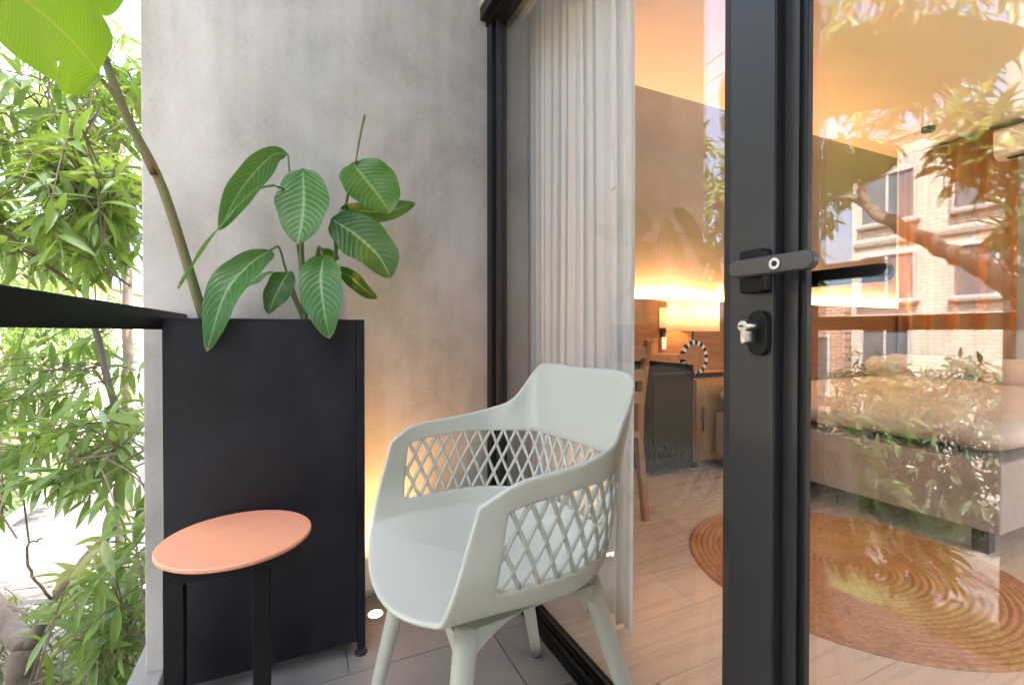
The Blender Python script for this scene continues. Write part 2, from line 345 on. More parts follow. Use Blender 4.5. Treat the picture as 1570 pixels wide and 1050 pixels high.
# ------------------------------------------------------------------ ground, road, verge
G = -2.7
def ground(name, x0, x1, y0, y1, z, m):
    o = obj(name, [(x0,y0,z),(x1,y0,z),(x1,y1,z),(x0,y1,z)], [(0,1,2,3)], m, kind='structure'); return o
ground('ground', -150, 80, -120, 200, G - 0.02, GRASSM)
box('road', -4.90, -1.95, -60, 120, G - 0.10, G - 0.008, ASPH, kind='structure')
box('pavement', -1.80, -0.75, -60, 120, G - 0.10, G + 0.115, PAVE, kind='structure')
box('kerb', -1.95, -1.80, -60, 120, G - 0.10, G + 0.12, KERB, kind='structure')
box('kerb', -5.05, -4.90, -60, 120, G - 0.10, G + 0.12, KERB, kind='structure')
box('grass_verge', -6.05, -5.05, -60, 120, G - 0.10, G + 0.10, GRASSM, kind='structure')
box('pavement', -7.30, -6.05, -60, 120, G - 0.10, G + 0.11, PAVE, kind='structure')
for k, (y0, y1) in enumerate(((-14, 5.6), )):
    f = box('forecourt', -12.0, -7.302, y0, y1, G - 0.10, G + 0.09, PAVE, kind='structure')
    for j in range(7): box('step', -11.99 + 0.0, -11.0 - j * 0.0 + 0.35 * j * 0 + 0.0, y0 + 1 + 2.4 * j, y0 + 2.2 + 2.4 * j, G + 0.095, G + 0.25, KERB, f)

# ------------------------------------------------------------------ building across the street
bb = thing('brick_building', 'pale brick apartment block with aluminium windows across the street', 'building', (-15, 2, G))
box('wall', -18, -12, -16, 7.55, G - 0.05, 5.75, BRICK, bb)
box('wall', -18, -11.7, 7.55, 10.4, G - 0.05, 2.2, REDBR, bb, label='lower red brick wing')
box('parapet', -18.1, -11.92, -16.1, 7.6, 5.75, 5.95, KERB, bb)
box('floor_band', -12.0, -11.95, -16, 7.5, 3.20, 3.30, KERB, bb)
def window(parent, x, y0, y1, z0, z1, slide=True):
    m = MB(); d = 0.06
    for a in ((y0, y1, z0, z0 + d), (y0, y1, z1 - d, z1), (y0, y0 + d, z0 + d, z1 - d), (y1 - d, y1, z0 + d, z1 - d)): m.box(x - 0.02, x + 0.05, *a)
    ym = (y0 + y1) / 2; m.box(x - 0.02, x + 0.04, ym - 0.03, ym + 0.03, z0 + d, z1 - d)
    f = m.build('window', WINF, parent)
    box('pane', x + 0.004, x + 0.016, y0 + d, ym - 0.03, z0 + d, z1 - d, WING, f)
    box('pane', x + 0.004, x + 0.016, ym + 0.03, y1 - d, z0 + d, z1 - d, WING, f)
    box('sill', x - 0.02, x + 0.10, y0 - 0.05, y1 + 0.05, z0 - 0.07, z0 - 0.002, KERB, f)
for y0, y1 in ((6.1, 7.35), (3.9, 5.45), (1.2, 2.7), (-1.6, -0.1), (-4.5, -3.0)):
    window(bb, -12.0, y0, y1, 3.72, 5.0); window(bb, -12.0, y0, y1, 1.75, 2.97)
for y0, y1 in ((6.2, 7.3), (-1, 0.4)): window(bb, -12.0, y0, y1, -0.3, 1.1)
window(bb, -11.7, 7.9, 8.6, -0.75, 0.9); window(bb, -11.7, 9.1, 9.9, -0.75, 0.9)
hb = thing('cream_house', 'cream rendered low house with a flat roof seen beyond the foliage', 'house', (-12, 31, G))
box('wall', -18, -8.2, 21, 37, G - 0.05, 3.1, HOUSEW, hb); box('roof', -18.3, -7.9, 20.7, 37.3, 3.1, 3.3, ROOFM, hb)
window(hb, -8.2, 28.5, 30.2, -1.4, 0.4); window(hb, -8.2, 32, 33.6, -1.4, 0.4)
for x in (-15, -11.4): box('window', x - 0.6, x + 0.6, 20.95, 21.02, 0.2, 1.6, WING, hb)
up = thing('utility_pole', 'round concrete utility pole standing on the verge across the road', 'pole', (-5.4, 2.25, G))
MB().tube([(-5.4, 2.25, G), (-5.4, 2.25, 6.4)], [0.11, 0.09], 14).build('pole_shaft', KERB, up, smooth=True)
box('crossarm', -5.9, -4.9, 2.32, 2.40, 5.9, 5.98, DARK, up)
for k, x in enumerate((-5.85, -5.4, -4.95)):
    p = [(x, 2.36 + 28 * t, 6.0 - 0.0 * t - 7.0 * t * (1 - t) * 0.25 * 0.6 - 2.2 * t) for t in np.linspace(0, 1, 24)]
    tag(MB().tube(p, 0.009, 5).build('power_line', RUBBER), ('leftmost', 'middle', 'rightmost')[k] + ' of the three thin power lines running along the street', 'cable', 'power lines along the street')

# ------------------------------------------------------------------ our building: walls, ceilings, floors
ab = thing('apartment_building', 'apartment interior and added unseen upper walls around the glazed balcony front', 'building', (2.5, 0, G))
box('lower_wall', -0.30, 7.0, -6, 6, G - 0.05, -0.30, CONC, ab)
box('slab', 0.78, 7.0, -3.0, 3.3, -0.30, -0.02, CONC, ab)
box('balcony_slab', -0.47, 0.78, -0.85, 2.03, -0.30, -0.085, KERB, ab)
box('added_upper_slab', -0.05, 0.698, -0.85, 2.03, 3.255, 3.45, CONC, ab)  # unseen overhead slab, added and cut short to shape the side light
box('added_upper_wall', 0.70, 7.0, -2.6, 6, 3.08, 9.0, CONC, ab)  # unseen upper storeys, added this tall to shade balcony and nearby trees
box('lintel', 0.702, 0.90, -2.2, 2.03, 2.335, 3.08, CONC, ab)
box('room_wall', 0.70, 0.93, 2.034, 3.1, -0.30, 3.08, PLASTER, ab)
box('room_wall', 0.70, 7.0, 3.1, 3.3, -0.30, 3.08, PLASTER, ab, label='plaster wall with the oak panel and light strip')
box('room_wall', 6.45, 7.0, -3.0, 3.1, -0.30, 3.08, PAINT, ab)
box('room_wall', 0.70, 2.6, -2.75, -2.6, -0.30, 3.08, PAINT, ab); box('room_wall', 2.6, 6.45, -2.75, -2.6, -0.30, 0.45, PAINT, ab, label='low wall under the added unseen daylight opening'); box('room_wall', 2.6, 6.45, -2.75, -2.6, 2.5, 3.08, PAINT, ab)  # unseen side opening, added to bring daylight into the room
box('room_wall', 0.70, 0.93, -2.6, -1.06, 2.34, 3.08, PAINT, ab)  # facade below is left open, out of view, for extra daylight
box('ceiling', 0.90, 6.45, -2.6, 3.1, 3.035, 3.077, PAINT, ab)
panel = box('wood_panel', 0.93, 6.44, 3.055, 3.098, 0.0, 1.27, WOODP, ab)
box('led_strip', 0.95, 6.42, 3.062, 3.082, 1.272, 1.280, LEDM, panel)
box('added_end_wall', -0.43, 0.70, -0.85, -0.65, -0.30, 3.25, CONC, ab)  # unseen wall, added close behind the camera to cut light from there
cw = tag(box('concrete_wall', -0.43, 0.93, 1.826, 2.03, -0.085, 3.25, CONC, bevel=0.004), 'smooth grey concrete wall at the end of the balcony', 'wall')

fl = box('balcony_floor', -0.335, 0.725, -0.649, 1.826, -0.085, -0.012, GROUT, kind='structure')
tm = []
y = 1.43
rows = []
while y > -0.6: rows.append(y); y -= 0.30
for i, y0 in enumerate([1.43] + [1.43 - 0.30 * k for k in range(1, 7)]):
    off = 0.143 if i == 0 else (0.594 if i % 2 else 0.143)
    x = off - 1.2
    while x < 0.725:
        a, b = max(x + 0.0018, -0.335), min(x + 0.6 - 0.0018, 0.725)
        if b - a > 0.02: box('tile', a, b, y0 + 0.0018, y0 + 0.30 - 0.0018, -0.011, random.uniform(-0.0006, 0.0004), TILE, fl)
        x += 0.6
for x0, x1 in ((-0.335, 0.141), (0.145, 0.725)): box('tile', x0, x1, 1.7318, 1.824, -0.011, 0, TILE, fl)
rf = box('room_floor', 0.80, 6.45, -2.6, 3.1, -0.02, -0.010, PGROUT, kind='structure')
y = -1.375; k = 0
while y < 3.1:
    x = 0.94 - (0.0 if k % 3 == 0 else (0.4 if k % 3 == 1 else 0.8))
    while x < 6.45:
        a, b = max(x + 0.001, 0.80), min(x + 1.2 - 0.001, 6.45)
        if b - a > 0.02 and x < 5.5: box('plank_tile', a, b, y + 0.001, min(y + 0.24 - 0.001, 3.1), -0.0095, 0, PLANK, rf)
        x += 1.2
    y += 0.24; k += 1

# ------------------------------------------------------------------ balustrade
ra = thing('glass_balustrade', 'frameless glass balcony railing with a black square top rail', 'railing', (-0.34, 0, 0))
box('top_rail', -0.366, -0.314, -0.649, 1.825, 1.005, 1.056, BLACK, ra, bevel=0.002)
box('glass_pane', -0.346, -0.335, -0.63, 0.693, -0.02, 1.004, RAILG, ra); box('glass_pane', -0.346, -0.335, 0.707, 1.80, -0.02, 1.004, RAILG, ra)
box('bottom_channel', -0.362, -0.337, -0.649, 1.825, -0.083, -0.022, BLACK, ra)

# ------------------------------------------------------------------ window wall and sliding door
wf = thing('fixed_window', 'black framed full height window beside the concrete wall', 'window', (0.775, 1.2, 0))
box('jamb', 0.735, 0.80, 1.775, 1.824, 0.0, 2.262, DARK, wf, bevel=0.002)
box('jamb_stop', 0.755, 0.795, 1.752, 1.7745, 0.033, 2.262, ANOD, wf)
box('head', 0.728, 0.80, -1.30, 1.824, 2.263, 2.335, DARK, wf, bevel=0.002)
box('head_trim', 0.705, 0.7275, -1.30, 1.824, 2.285, 2.334, DARK, wf)
t = MB(); t.box(0.728, 0.795, -1.30, 1.774, 0.001, 0.022); t.box(0.732, 0.742, -1.30, 1.774, 0.022, 0.036); t.box(0.778, 0.792, -1.30, 1.774, 0.022, 0.036); t.box(0.756, 0.764, -1.30, 1.774, 0.022, 0.032)
t.build('sill_track', BLACK, wf)
box('glass_pane', 0.770, 0.780, 0.60, 1.752, 0.036, 2.262, PANE_L, wf)
dr = thing('sliding_door', 'dark aluminium sliding door with a lever handle and keyed lock', 'door', (0.775, 0.0, 0.037))
m = MB(); m.prism([(0.744, 0.640), (0.740, 0.622), (0.740, 0.535), (0.810, 0.535), (0.810, 0.640)], 'z', 0.0375, 2.262)
m.build('stile', ANOD, dr, bevel=0.0015)
box('gasket_shade_strip', 0.742, 0.7695, 0.5325, 0.5348, 0.10, 2.20, RUBBER, dr)  # gasket strip drawn wide and black to paint in the side face's shade
box('glazing_bead', 0.770, 0.786, 0.498, 0.5345, 0.10, 2.20, DARK, dr, bevel=0.002)
box('bead_lip', 0.764, 0.7695, 0.508, 0.5345, 0.10, 2.20, ANOD, dr)
box('rail', 0.75, 0.81, -0.95, 0.5345, 0.0375, 0.0995, ANOD, dr); box('rail', 0.75, 0.81, -0.95, 0.5345, 2.2005, 2.262, ANOD, dr)
box('stile', 0.744, 0.81, -1.05, -0.951, 0.0375, 2.262, ANOD, dr)
box('glass_pane', 0.787, 0.797, -0.95, 0.534, 0.10, 2.20, PANE, dr)
hd = MB().prism(rrect(0.537, 0.582, 1.066, 1.141, 0.006), 'x', 0.714, 0.7398).build('handle_rose', BLACK, dr, bevel=0.003)
lv = MB()
out = [(0.584 - 0.147 * s, 1.107 + d) for s, d in ()]
lv.prism(rrect(0.437, 0.585, 1.0925, 1.1215, 0.0142, 8), 'x', 0.690, 0.708).build('lever', simple('bronzed lever', (0.06, 0.052, 0.047), 0.36, 0.1), hd, bevel=0.003)
MB().lathe([(0.0092, 0.6875), (0.0092, 0.691)], 20, (0, 0.496, 1.107), 'x').build('lever_lock', CHROME, hd)
ih = MB().prism(rrect(0.537, 0.582, 1.055, 1.13, 0.006), 'x', 0.8105, 0.835).build('inner_handle_rose', BLACK, dr, bevel=0.003)
MB().prism(rrect(0.424, 0.585, 1.082, 1.111, 0.0142, 8), 'x', 0.862, 0.882).prism(rrect(0.545, 0.574, 1.083, 1.110, 0.012, 6), 'x', 0.8352, 0.862).build('inner_lever', BLACK, ih, bevel=0.003)
MB().lathe([(0.0045, 0.6868), (0.0045, 0.6874)], 10, (0, 0.496, 1.107), 'x').build('lever_keyhole', RUBBER, hd)
es = MB().prism(rrect(0.5375, 0.5755, 0.958, 1.036, 0.0189, 8), 'x', 0.727, 0.7398).build('lock_escutcheon', BLACK, dr, bevel=0.002)
cyl = MB().lathe([(0.0098, 0.696), (0.0098, 0.7268)], 20, (0, 0.560, 1.009), 'x')
cyl.prism(rrect(0.5555, 0.5645, 0.979, 1.003, 0.0044), 'x', 0.6965, 0.7266); cyl.build('lock_cylinder', CHROME, es, smooth=False, bevel=0.0008)
MB().prism([(0.5585, 1.0075), (0.5665, 1.0075), (0.5665, 1.0105), (0.5585, 1.0105)], 'x', 0.6954, 0.6962).build('keyhole', RUBBER, es)

# ------------------------------------------------------------------ planter and its plants
pl = thing('planter', 'tall black steel planter box standing in the balcony corner', 'planter', (-0.06, 1.65, 0))
box('panel', -0.313, 0.172, 1.502, 1.515, 0.045, 1.030, BLACKP, pl, label='wide front panel')
box('panel', -0.313, -0.300, 1.5155, 1.79, 0.045, 1.030, BLACKP, pl); box('panel', 0.181, 0.193, 1.526, 1.764, 0.045, 1.030, BLACKP, pl)
box('panel', -0.2995, 0.181, 1.778, 1.79, 0.045, 1.030, BLACKP, pl)
box('corner_post', 0.174, 0.198, 1.500, 1.525, 0.022, 1.036, BLACKP, pl, bevel=0.0015); box('corner_post', 0.174, 0.198, 1.765, 1.79, 0.022, 1.036, BLACKP, pl, bevel=0.0015)
m = MB(); m.box(-0.316, 0.1735, 1.4995, 1.525, 1.0305, 1.0355); m.box(-0.316, -0.29, 1.5255, 1.79, 1.0305, 1.0355); m.build('top_lip', BLACKP, pl)
box('soil', -0.2995, 0.1805, 1.5155, 1.7775, 0.94, 0.99, SOIL, pl)
for x, y in ((0.186, 1.512), (0.186, 1.777), (-0.30, 1.512), (-0.30, 1.777)):
    MB().lathe([(0.019, 0.0005), (0.019, 0.006), (0.012, 0.010), (0.008, 0.012), (0.008, 0.044)], 18, (x, y, 0)).build('levelling_foot', RUBBER, pl, smooth=True)

def blade(pts, hw, roll, face, nu=10, nv=26, p=0.78, q=0.75, fold=0.22, ribs=13, rib=0.0016, wav=0.004, seed=0, tips=True):
    C = crom(pts, 12); C = [Vector(c) for c in C]; L = [0.0]
    for i in range(1, len(C)): L.append(L[-1] + (C[i] - C[i-1]).length)
    P = []
    for k in range(nv + 1):
        s = L[-1] * k / nv; i = max(1, next((j for j in range(len(L)) if L[j] >= s - 1e-9), len(L) - 1)); a = (s - L[i-1]) / max(1e-9, L[i] - L[i-1]); P.append(C[i-1].lerp(C[i], a))
    rr = random.Random(seed); ph = [rr.uniform(0, 6.28) for _ in range(6)]; v = []; uv = []; f = []
    fc = Vector(face).normalized()
    for k in range(nv + 1):
        t = k / nv; T = (P[min(nv, k+1)] - P[max(0, k-1)]).normalized(); side = T.cross(fc).normalized(); nrm = side.cross(T).normalized()
        q_ = Quaternion(T, R(roll)); side = q_ @ side; nrm = q_ @ nrm
        w = hw * max(0.0, math.sin(math.pi * min(1, max(0.0, t)) ** p)) ** q * (1 - 0.12 * max(0, t - 0.85) / 0.15)
        w = max(w, 0.0008)
        for j in range(nu + 1):
            u = 2 * j / nu - 1; au = abs(u)
            vein = math.cos(2 * math.pi * (t * ribs - au ** 1.4 * 3.2))
            h = fold * w * (au ** 1.2) - 0.35 * fold * w * au ** 3 + rib * vein * (1 - au ** 4) * min(1, au * 3) + wav * au * au * math.sin(7 * t + ph[0 if u < 0 else 1]) + 0.5 * wav * au * math.sin(15 * t + ph[2 if u < 0 else 3])
            ww = w * (1 + 0.03 * math.sin(17 * t + ph[4] + 3 * u))
            pt = P[k] + side * (u * ww) + nrm * h
            v.append(tuple(pt)); uv.append((u, t))
    for k in range(nv):
        for j in range(nu):
            a = k * (nu + 1) + j; f.append((a, a + 1, a + nu + 2, a + nu + 1))
    return v, f, uv
CAL_LEAVES=[
 ([(0.028,1.620,1.513),(0.031,1.600,1.412),(0.023,1.560,1.322),(0.011,1.530,1.259)],0.0776,8),
 ([(0.179,1.640,1.559),(0.218,1.620,1.505),(0.257,1.600,1.450),(0.291,1.580,1.391)],0.0959,-12),
 ([(0.145,1.660,1.413),(0.223,1.660,1.408),(0.310,1.660,1.422),(0.400,1.680,1.460)],0.0367,35),
 ([(0.111,1.600,1.358),(0.182,1.580,1.310),(0.248,1.550,1.243),(0.285,1.530,1.168)],0.0790,-8),
 ([(0.085,1.570,1.231),(0.074,1.500,1.151),(0.080,1.455,1.062),(0.093,1.440,0.979)],0.0599,5),
 ([(-0.060,1.600,1.249),(-0.117,1.530,1.186),(-0.166,1.460,1.098),(-0.204,1.430,0.948)],0.0507,15),
 ([(-0.014,1.620,1.552),(-0.061,1.620,1.536),(-0.139,1.610,1.424),(-0.195,1.600,1.293)],0.0397,-30),
 ([(-0.048,1.580,1.437),(-0.110,1.560,1.399),(-0.196,1.530,1.272),(-0.279,1.520,1.114)],0.0341,68),
 ([(-0.012,1.620,1.185),(-0.032,1.580,1.144),(-0.053,1.560,1.093),(-0.066,1.540,1.048)],0.0367,0),
 ([(-0.057,1.700,1.190),(-0.105,1.720,1.169),(-0.151,1.720,1.121),(-0.179,1.700,1.053)],0.0288,55),
 ([(0.128,1.660,1.206),(0.171,1.680,1.189),(0.216,1.700,1.154),(0.267,1.700,1.113)],0.0306,40),
 ([(0.069,1.680,1.263),(0.095,1.680,1.254),(0.116,1.690,1.251),(0.142,1.700,1.245)],0.0240,30),
]
CAL_STEMS=[
 ([(0.028,1.620,1.513),(0.024,1.660,1.416),(0.024,1.660,1.269),(0.029,1.650,1.164),(0.030,1.650,0.996)],0.0075),
 ([(0.179,1.640,1.559),(0.166,1.660,1.455),(0.139,1.660,1.321),(0.120,1.660,1.205),(0.097,1.660,0.996)],0.0055),
 ([(-0.060,1.600,1.249),(-0.039,1.620,1.258),(-0.018,1.640,1.181),(0.038,1.650,0.996)],0.004),
 ([(-0.014,1.620,1.552),(-0.004,1.650,1.452),(0.020,1.660,1.269),(0.042,1.660,0.996)],0.0035),
 ([(-0.012,1.620,1.185),(0.004,1.640,1.120),(0.046,1.650,0.996)],0.004),
 ([(0.111,1.600,1.358),(0.125,1.640,1.274),(0.114,1.660,1.147),(0.089,1.660,0.996)],0.0045),
 ([(0.085,1.570,1.231),(0.073,1.620,1.267),(0.061,1.640,1.164),(0.065,1.650,0.996)],0.005),
 ([(-0.048,1.580,1.437),(-0.017,1.620,1.422),(0.016,1.670,1.249),(0.034,1.670,0.996)],0.0035),
 ([(0.145,1.660,1.413),(0.133,1.670,1.301),(0.111,1.680,1.148),(0.086,1.680,0.996)],0.004),
 ([(0.188,1.630,1.553),(0.197,1.630,1.612),(0.207,1.630,1.668),(0.218,1.630,1.720)],0.0035),
 ([(-0.057,1.700,1.190),(-0.019,1.690,1.144),(0.046,1.670,0.996)],0.003),
 ([(0.128,1.660,1.206),(0.102,1.670,1.147),(0.082,1.670,0.996)],0.003),
 ([(0.069,1.680,1.263),(0.067,1.680,1.168),(0.074,1.680,0.996)],0.003),
]
cal = thing('potted_plant', 'low leafy plant with broad ribbed green leaves in the black planter', 'plant', (0.05, 1.65, 0.99))
for i, (pts, hw, roll) in enumerate(CAL_LEAVES):
    narrow = hw < 0.04
    v, f, uv = blade(pts, hw, roll, (-0.12, -0.97, 0.16), p=0.80 if not narrow else 0.85, q=0.60, fold=0.30 if not narrow else 0.2, seed=i, rib=0.0022 if hw > 0.03 else 0.0012, wav=0.005)
    o = obj('leaf', v, f, CAL, cal, smooth=True, uvs=uv)
    if i == 2: o['label'] = 'yellowing leaf seen from its underside'
for pts, r in CAL_STEMS:
    C = crom(pts, 6); n = len(C); C[-1] = C[-1] * 1.0
    MB().tube(C, [r * (0.75 + 0.5 * k / (n - 1)) for k in range(n)] if pts[0][2] < 1.6 or r > 0.006 else r, 8).build('stalk', STEM, cal, smooth=True)

ban = thing('banana_plant', 'tall leaning plant with a huge bright green paddle leaf rooted in the planter', 'plant', (-0.23, 1.63, 0.99))
st = [(-0.222, 1.63, 0.985), (-0.243, 1.63, 1.054), (-0.335, 1.63, 1.404), (-0.415, 1.63, 1.592), (-0.477, 1.63, 1.791), (-0.515, 1.63, 1.93), (-0.56, 1.62, 2.2)]
C = crom(st, 6); n = len(C)
MB().tube(C, [0.0148 - 0.0075 * (k / (n - 1)) for k in range(n)], 12).build('stem', NSTEM, ban, smooth=True)
C = crom([(-0.352, 1.617, 1.44), (-0.405, 1.612, 1.568), (-0.438, 1.606, 1.64), (-0.466, 1.60, 1.676)], 6)
MB().tube(C, [0.010 - 0.005 * k / (len(C) - 1) for k in range(len(C))], 10).build('leaf_stalk', NSTEM, ban, smooth=True)
def paddle(pts, hw, roll, face, seed, p=0.60, q=0.42, slits=()):
    v, f, uv = blade(pts, hw, roll, face, nu=16, nv=60, p=p, q=q, fold=0.10, ribs=40, rib=0.0006, wav=0.012, seed=seed)
    rr = random.Random(seed + 50); drop = set()          # torn slits between the side veins
    for _ in range(5):
        row = rr.randrange(8, 52); side = rr.choice((0, 1))
        for j in range(rr.randrange(2, 5)): drop.add((row + j // 2, (15 - j) if side else j))
    for row, side, ln in slits:
        for j in range(ln): drop.add((row - (ln - j) // 3, (15 - j) if side else j))
    f = [q_ for i, q_ in enumerate(f) if (i // 16, i % 16) not in drop]
    return v, f, uv
v, f, uv = paddle([(-0.466, 1.60, 1.684), (-0.49, 1.53, 1.715), (-0.515, 1.44, 1.725), (-0.535, 1.30, 1.705), (-0.555, 1.16, 1.685), (-0.57, 1.03, 1.665)], 0.152, -6, (0.62, -0.62, 0.1), 3, slits=((13, 0, 4), (22, 1, 6), (31, 1, 5)))
obj('leaf', v, f, BANANA, ban, smooth=True, uvs=uv)
v, f, uv = paddle([(-0.57, 1.42, 2.19), (-0.60, 1.30, 2.14), (-0.60, 1.0, 2.04), (-0.60, 0.68, 1.93)], 0.175, 0, (1, -0.1, 0.05), 8)
obj('leaf', v, f, BANANA, ban, smooth=True, uvs=uv)
MB().tube(crom([(-0.52, 1.628, 1.99), (-0.55, 1.55, 2.12), (-0.565, 1.46, 2.2), (-0.57, 1.42, 2.19)], 5), 0.006, 8).build('leaf_stalk', NSTEM, ban, smooth=True)
v, f, uv = paddle([(-0.50, 1.64, 1.885), (-0.485, 1.66, 1.95), (-0.46, 1.68, 2.08), (-0.44, 1.70, 2.3)], 0.062, 20, (0.3, -0.9, 0), 5)
obj('leaf', v, f, BANANA, ban, smooth=True, uvs=uv, label='young narrow leaf at the top of the stem')

# ------------------------------------------------------------------ side table
tb = thing('side_table', 'small round side table with a terracotta top and black square legs', 'table', (-0.127, 1.322, 0))
MB().lathe([(0.0, 0.4885), (0.163, 0.4885), (0.1665, 0.4915), (0.1665, 0.4975), (0.164, 0.5), (0.0, 0.5)], 96, (-0.127, 1.322, 0)).build('tabletop', TERRA, tb)
m = MB(); m.box(-0.256, -0.035, 1.216, 1.254, 0.452, 0.488); m.box(-0.145, -0.107, 1.2545, 1.43, 0.462, 0.488); m.build('top_frame', BLACK, tb, bevel=0.001)
for x in (-0.238, -0.070):
    box('leg', x - 0.0185, x + 0.0185, 1.2165, 1.2535, 0.013, 0.4515, BLACK, tb, bevel=0.0015)
MB().lathe([(0.15, 0.0), (0.15, 0.010), (0.148, 0.0125)], 48, (-0.15, 1.305, 0)).build('base_plate', BLACK, tb)

# ------------------------------------------------------------------ armchair
YC = 1.01
ch = thing('armchair', 'pale sage green plastic armchair with lattice sides', 'chair', (0.44, YC, 0))
CP = [((.192,.236,.507),(.250,.266,.708)), ((.300,.250,.512),(.322,.284,.744)), ((.42,.256,.508),(.45,.284,.757)), ((.50,.242,.508),(.545,.264,.775)),
      ((.572,.200,.508),(.604,.226,.806)), ((.612,.132,.508),(.666,.200,.892)), ((.618,.062,.508),(.670,.135,.912)), ((.622,0,.508),(.677,0,.908))]
def full(i): return [(p[i][0], YC - p[i][1], p[i][2]) for p in CP] + [(p[i][0], YC + p[i][1], p[i][2]) for p in CP[-2::-1]]
NS = 12
Bc, Rc = crom(full(0), NS), crom(full(1), NS); NCOL = len(Bc)
# round off the front top corner of each arm and the top corners of the back
def wall(i, b):
    p = Bc[i] * (1 - b) + Rc[i] * b
    t = Bc[min(i+1, NCOL-1)] - Bc[max(i-1, 0)]; nrm = np.array([t[1], -t[0], 0]); nrm = nrm / (np.linalg.norm(nrm) + 1e-9)
    ctr = np.array([0.40, YC, 0]); nrm = nrm if np.dot(nrm[:2], (p - ctr)[:2]) > 0 else -nrm
    return p + nrm * (0.005 * 4 * b * (1 - b) + 0.006 * math.sin(math.pi * min(1, b * 1.6)))
NB, NZ, NT = 4, 6, 6
ZL, ZH = 0.552, 0.708
def lim(i):
    zb, zr = Bc[i][2], Rc[i][2]
    return (ZL - zb) / (zr - zb), (min(ZH, zr - 0.048) - zb) / (zr - zb)
V = []; F = []
rowsb = []
for i in range(NCOL):
    b0, b1 = lim(i)
    bs = [b0 * k / NB for k in range(NB)] + [b0 + (b1 - b0) * k / NZ for k in range(NZ)] + [b1 + (1 - b1) * k / NT for k in range(NT + 1)]
    rowsb.append(bs)
    for b in bs: V.append(wall(i, b))
NR = NB + NZ + NT + 1
c0, c1 = NS - 2, NCOL - 1 - (NS - 2)
for i in range(NCOL - 1):
    for r in range(NR - 1):
        if c0 <= i < c1 and NB <= r < NB + NZ: continue
        F.append((i*NR + r, (i+1)*NR + r, (i+1)*NR + r + 1, i*NR + r + 1))
# seat: rings inside the closed curve of wall base + bowed front edge
NF = 26
A0, A1 = Bc[-1], Bc[0]; Q = np.array([0.098, YC, 0.418])
front = []
for k in range(1, NF):
    t = k / NF; s = t
    front.append(A0 * (1-s)**2 + Q * 2*s*(1-s) + A1 * s*s)
ring0 = [i * NR for i in range(NCOL)]
for p in front: ring0.append(len(V)); V.append(p)
M = len(ring0); ctr = np.array([0.415, YC, 0.458]); prev = ring0
for k in (0.965, 0.92, 0.86, 0.77, 0.64, 0.48, 0.32, 0.16):
    cur = []
    for j in range(M):
        e_ = 2.2 + 2.8 * min(1.0, max(0.0, (min(j, NCOL - 1 - j) if j < NCOL else 0) / 30.0))
        P0 = np.array(V[ring0[j]]); p = ctr + (P0 - ctr) * k
        isf = j >= NCOL
        p[2] = ctr[2] + (P0[2] - ctr[2]) * (k ** e_)
        p[2] += 0.006 * math.sin(math.pi * k) * (5.0 - e_) / 2.8
        cur.append(len(V)); V.append(p)
    for j in range(M): F.append((prev[j], prev[(j+1) % M], cur[(j+1) % M], cur[j]))
    prev = cur
cv = len(V); V.append(ctr)
for j in range(M): F.append((prev[j], prev[(j+1) % M], cv))
sh = obj('shell', V, F, SAGE, ch, smooth=True)
bm = bmesh.new(); bm.from_mesh(sh.data); bmesh.ops.remove_doubles(bm, verts=bm.verts, dist=1e-5); bmesh.ops.recalc_face_normals(bm, faces=bm.faces); bm.to_mesh(sh.data); bm.free()
so = sh.modifiers.new('solid', 'SOLIDIFY'); so.thickness = 0.011; so.offset = 0
sb = sh.modifiers.new('sub', 'SUBSURF'); sb.levels = 1; sb.render_levels = 1
# lattice: two families of bars woven between the bands
mid = [wall(i, sum(lim(i)) / 2) for i in range(NCOL)]
arc = [0.0]
for i in range(1, NCOL): arc.append(arc[-1] + float(np.linalg.norm(mid[i] - mid[i-1])))
sA, sB = arc[c0], arc[c1]
def on_wall(s, q, off=0.0):
    i = max(0, min(NCOL - 2, int(np.searchsorted(arc, s)) - 1)); a = (s - arc[i]) / (arc[i+1] - arc[i])
    def at(j):
        b0, b1 = lim(j); return wall(j, b0 + (b1 - b0) * q)
    return at(i) * (1 - a) + at(i + 1) * a
PITCH, SHIFT = 0.0405, 0.0760
lat = MB()
nbar = int((sB - sA + SHIFT) / PITCH) + 1
off0 = ((sB - sA + SHIFT) - (nbar - 1) * PITCH) / 2
for fam in (1, -1):
    for k in range(nbar):
        s0 = sA - SHIFT + off0 + k * PITCH
        pts = []
        for j in range(13):
            t = j / 12 * 1.06 - 0.03; s = s0 + SHIFT * (t if fam == 1 else 1 - t)
            if sA - 0.006 <= s <= sB + 0.006: pts.append(on_wall(s, min(1.03, max(-0.03, t))))
        if len(pts) >= 3: lat.tube(pts, 0.0046, 6, sq=(1, 1))
lat.build('lattice', SAGE, ch, smooth=True)
LEGS = [((.272, -.172, .450), (.187, -.242, .0)), ((.272, .172, .450), (.187, .242, .0)), ((.572, -.160, .452), (.694, -.240, .0)), ((.572, .160, .452), (.694, .240, .0))]
for a, b in LEGS:
    a = np.array([a[0], YC + a[1], a[2]]); b = np.array([b[0], YC + b[1], 0.008]); n = 8
    pts = [a + (b - a) * k / n for k in range(n + 1)]
    g = MB().tube(pts, [0.0235 - 0.0085 * (k / n) for k in range(n + 1)], 20).build('leg', SAGE, ch, smooth=True)
    MB().tube([b + np.array([0, 0, 0.004]), b - np.array([0, 0, 0.0075])], [0.0152, 0.0135], 16).build('foot_cap', RUBBER, g)
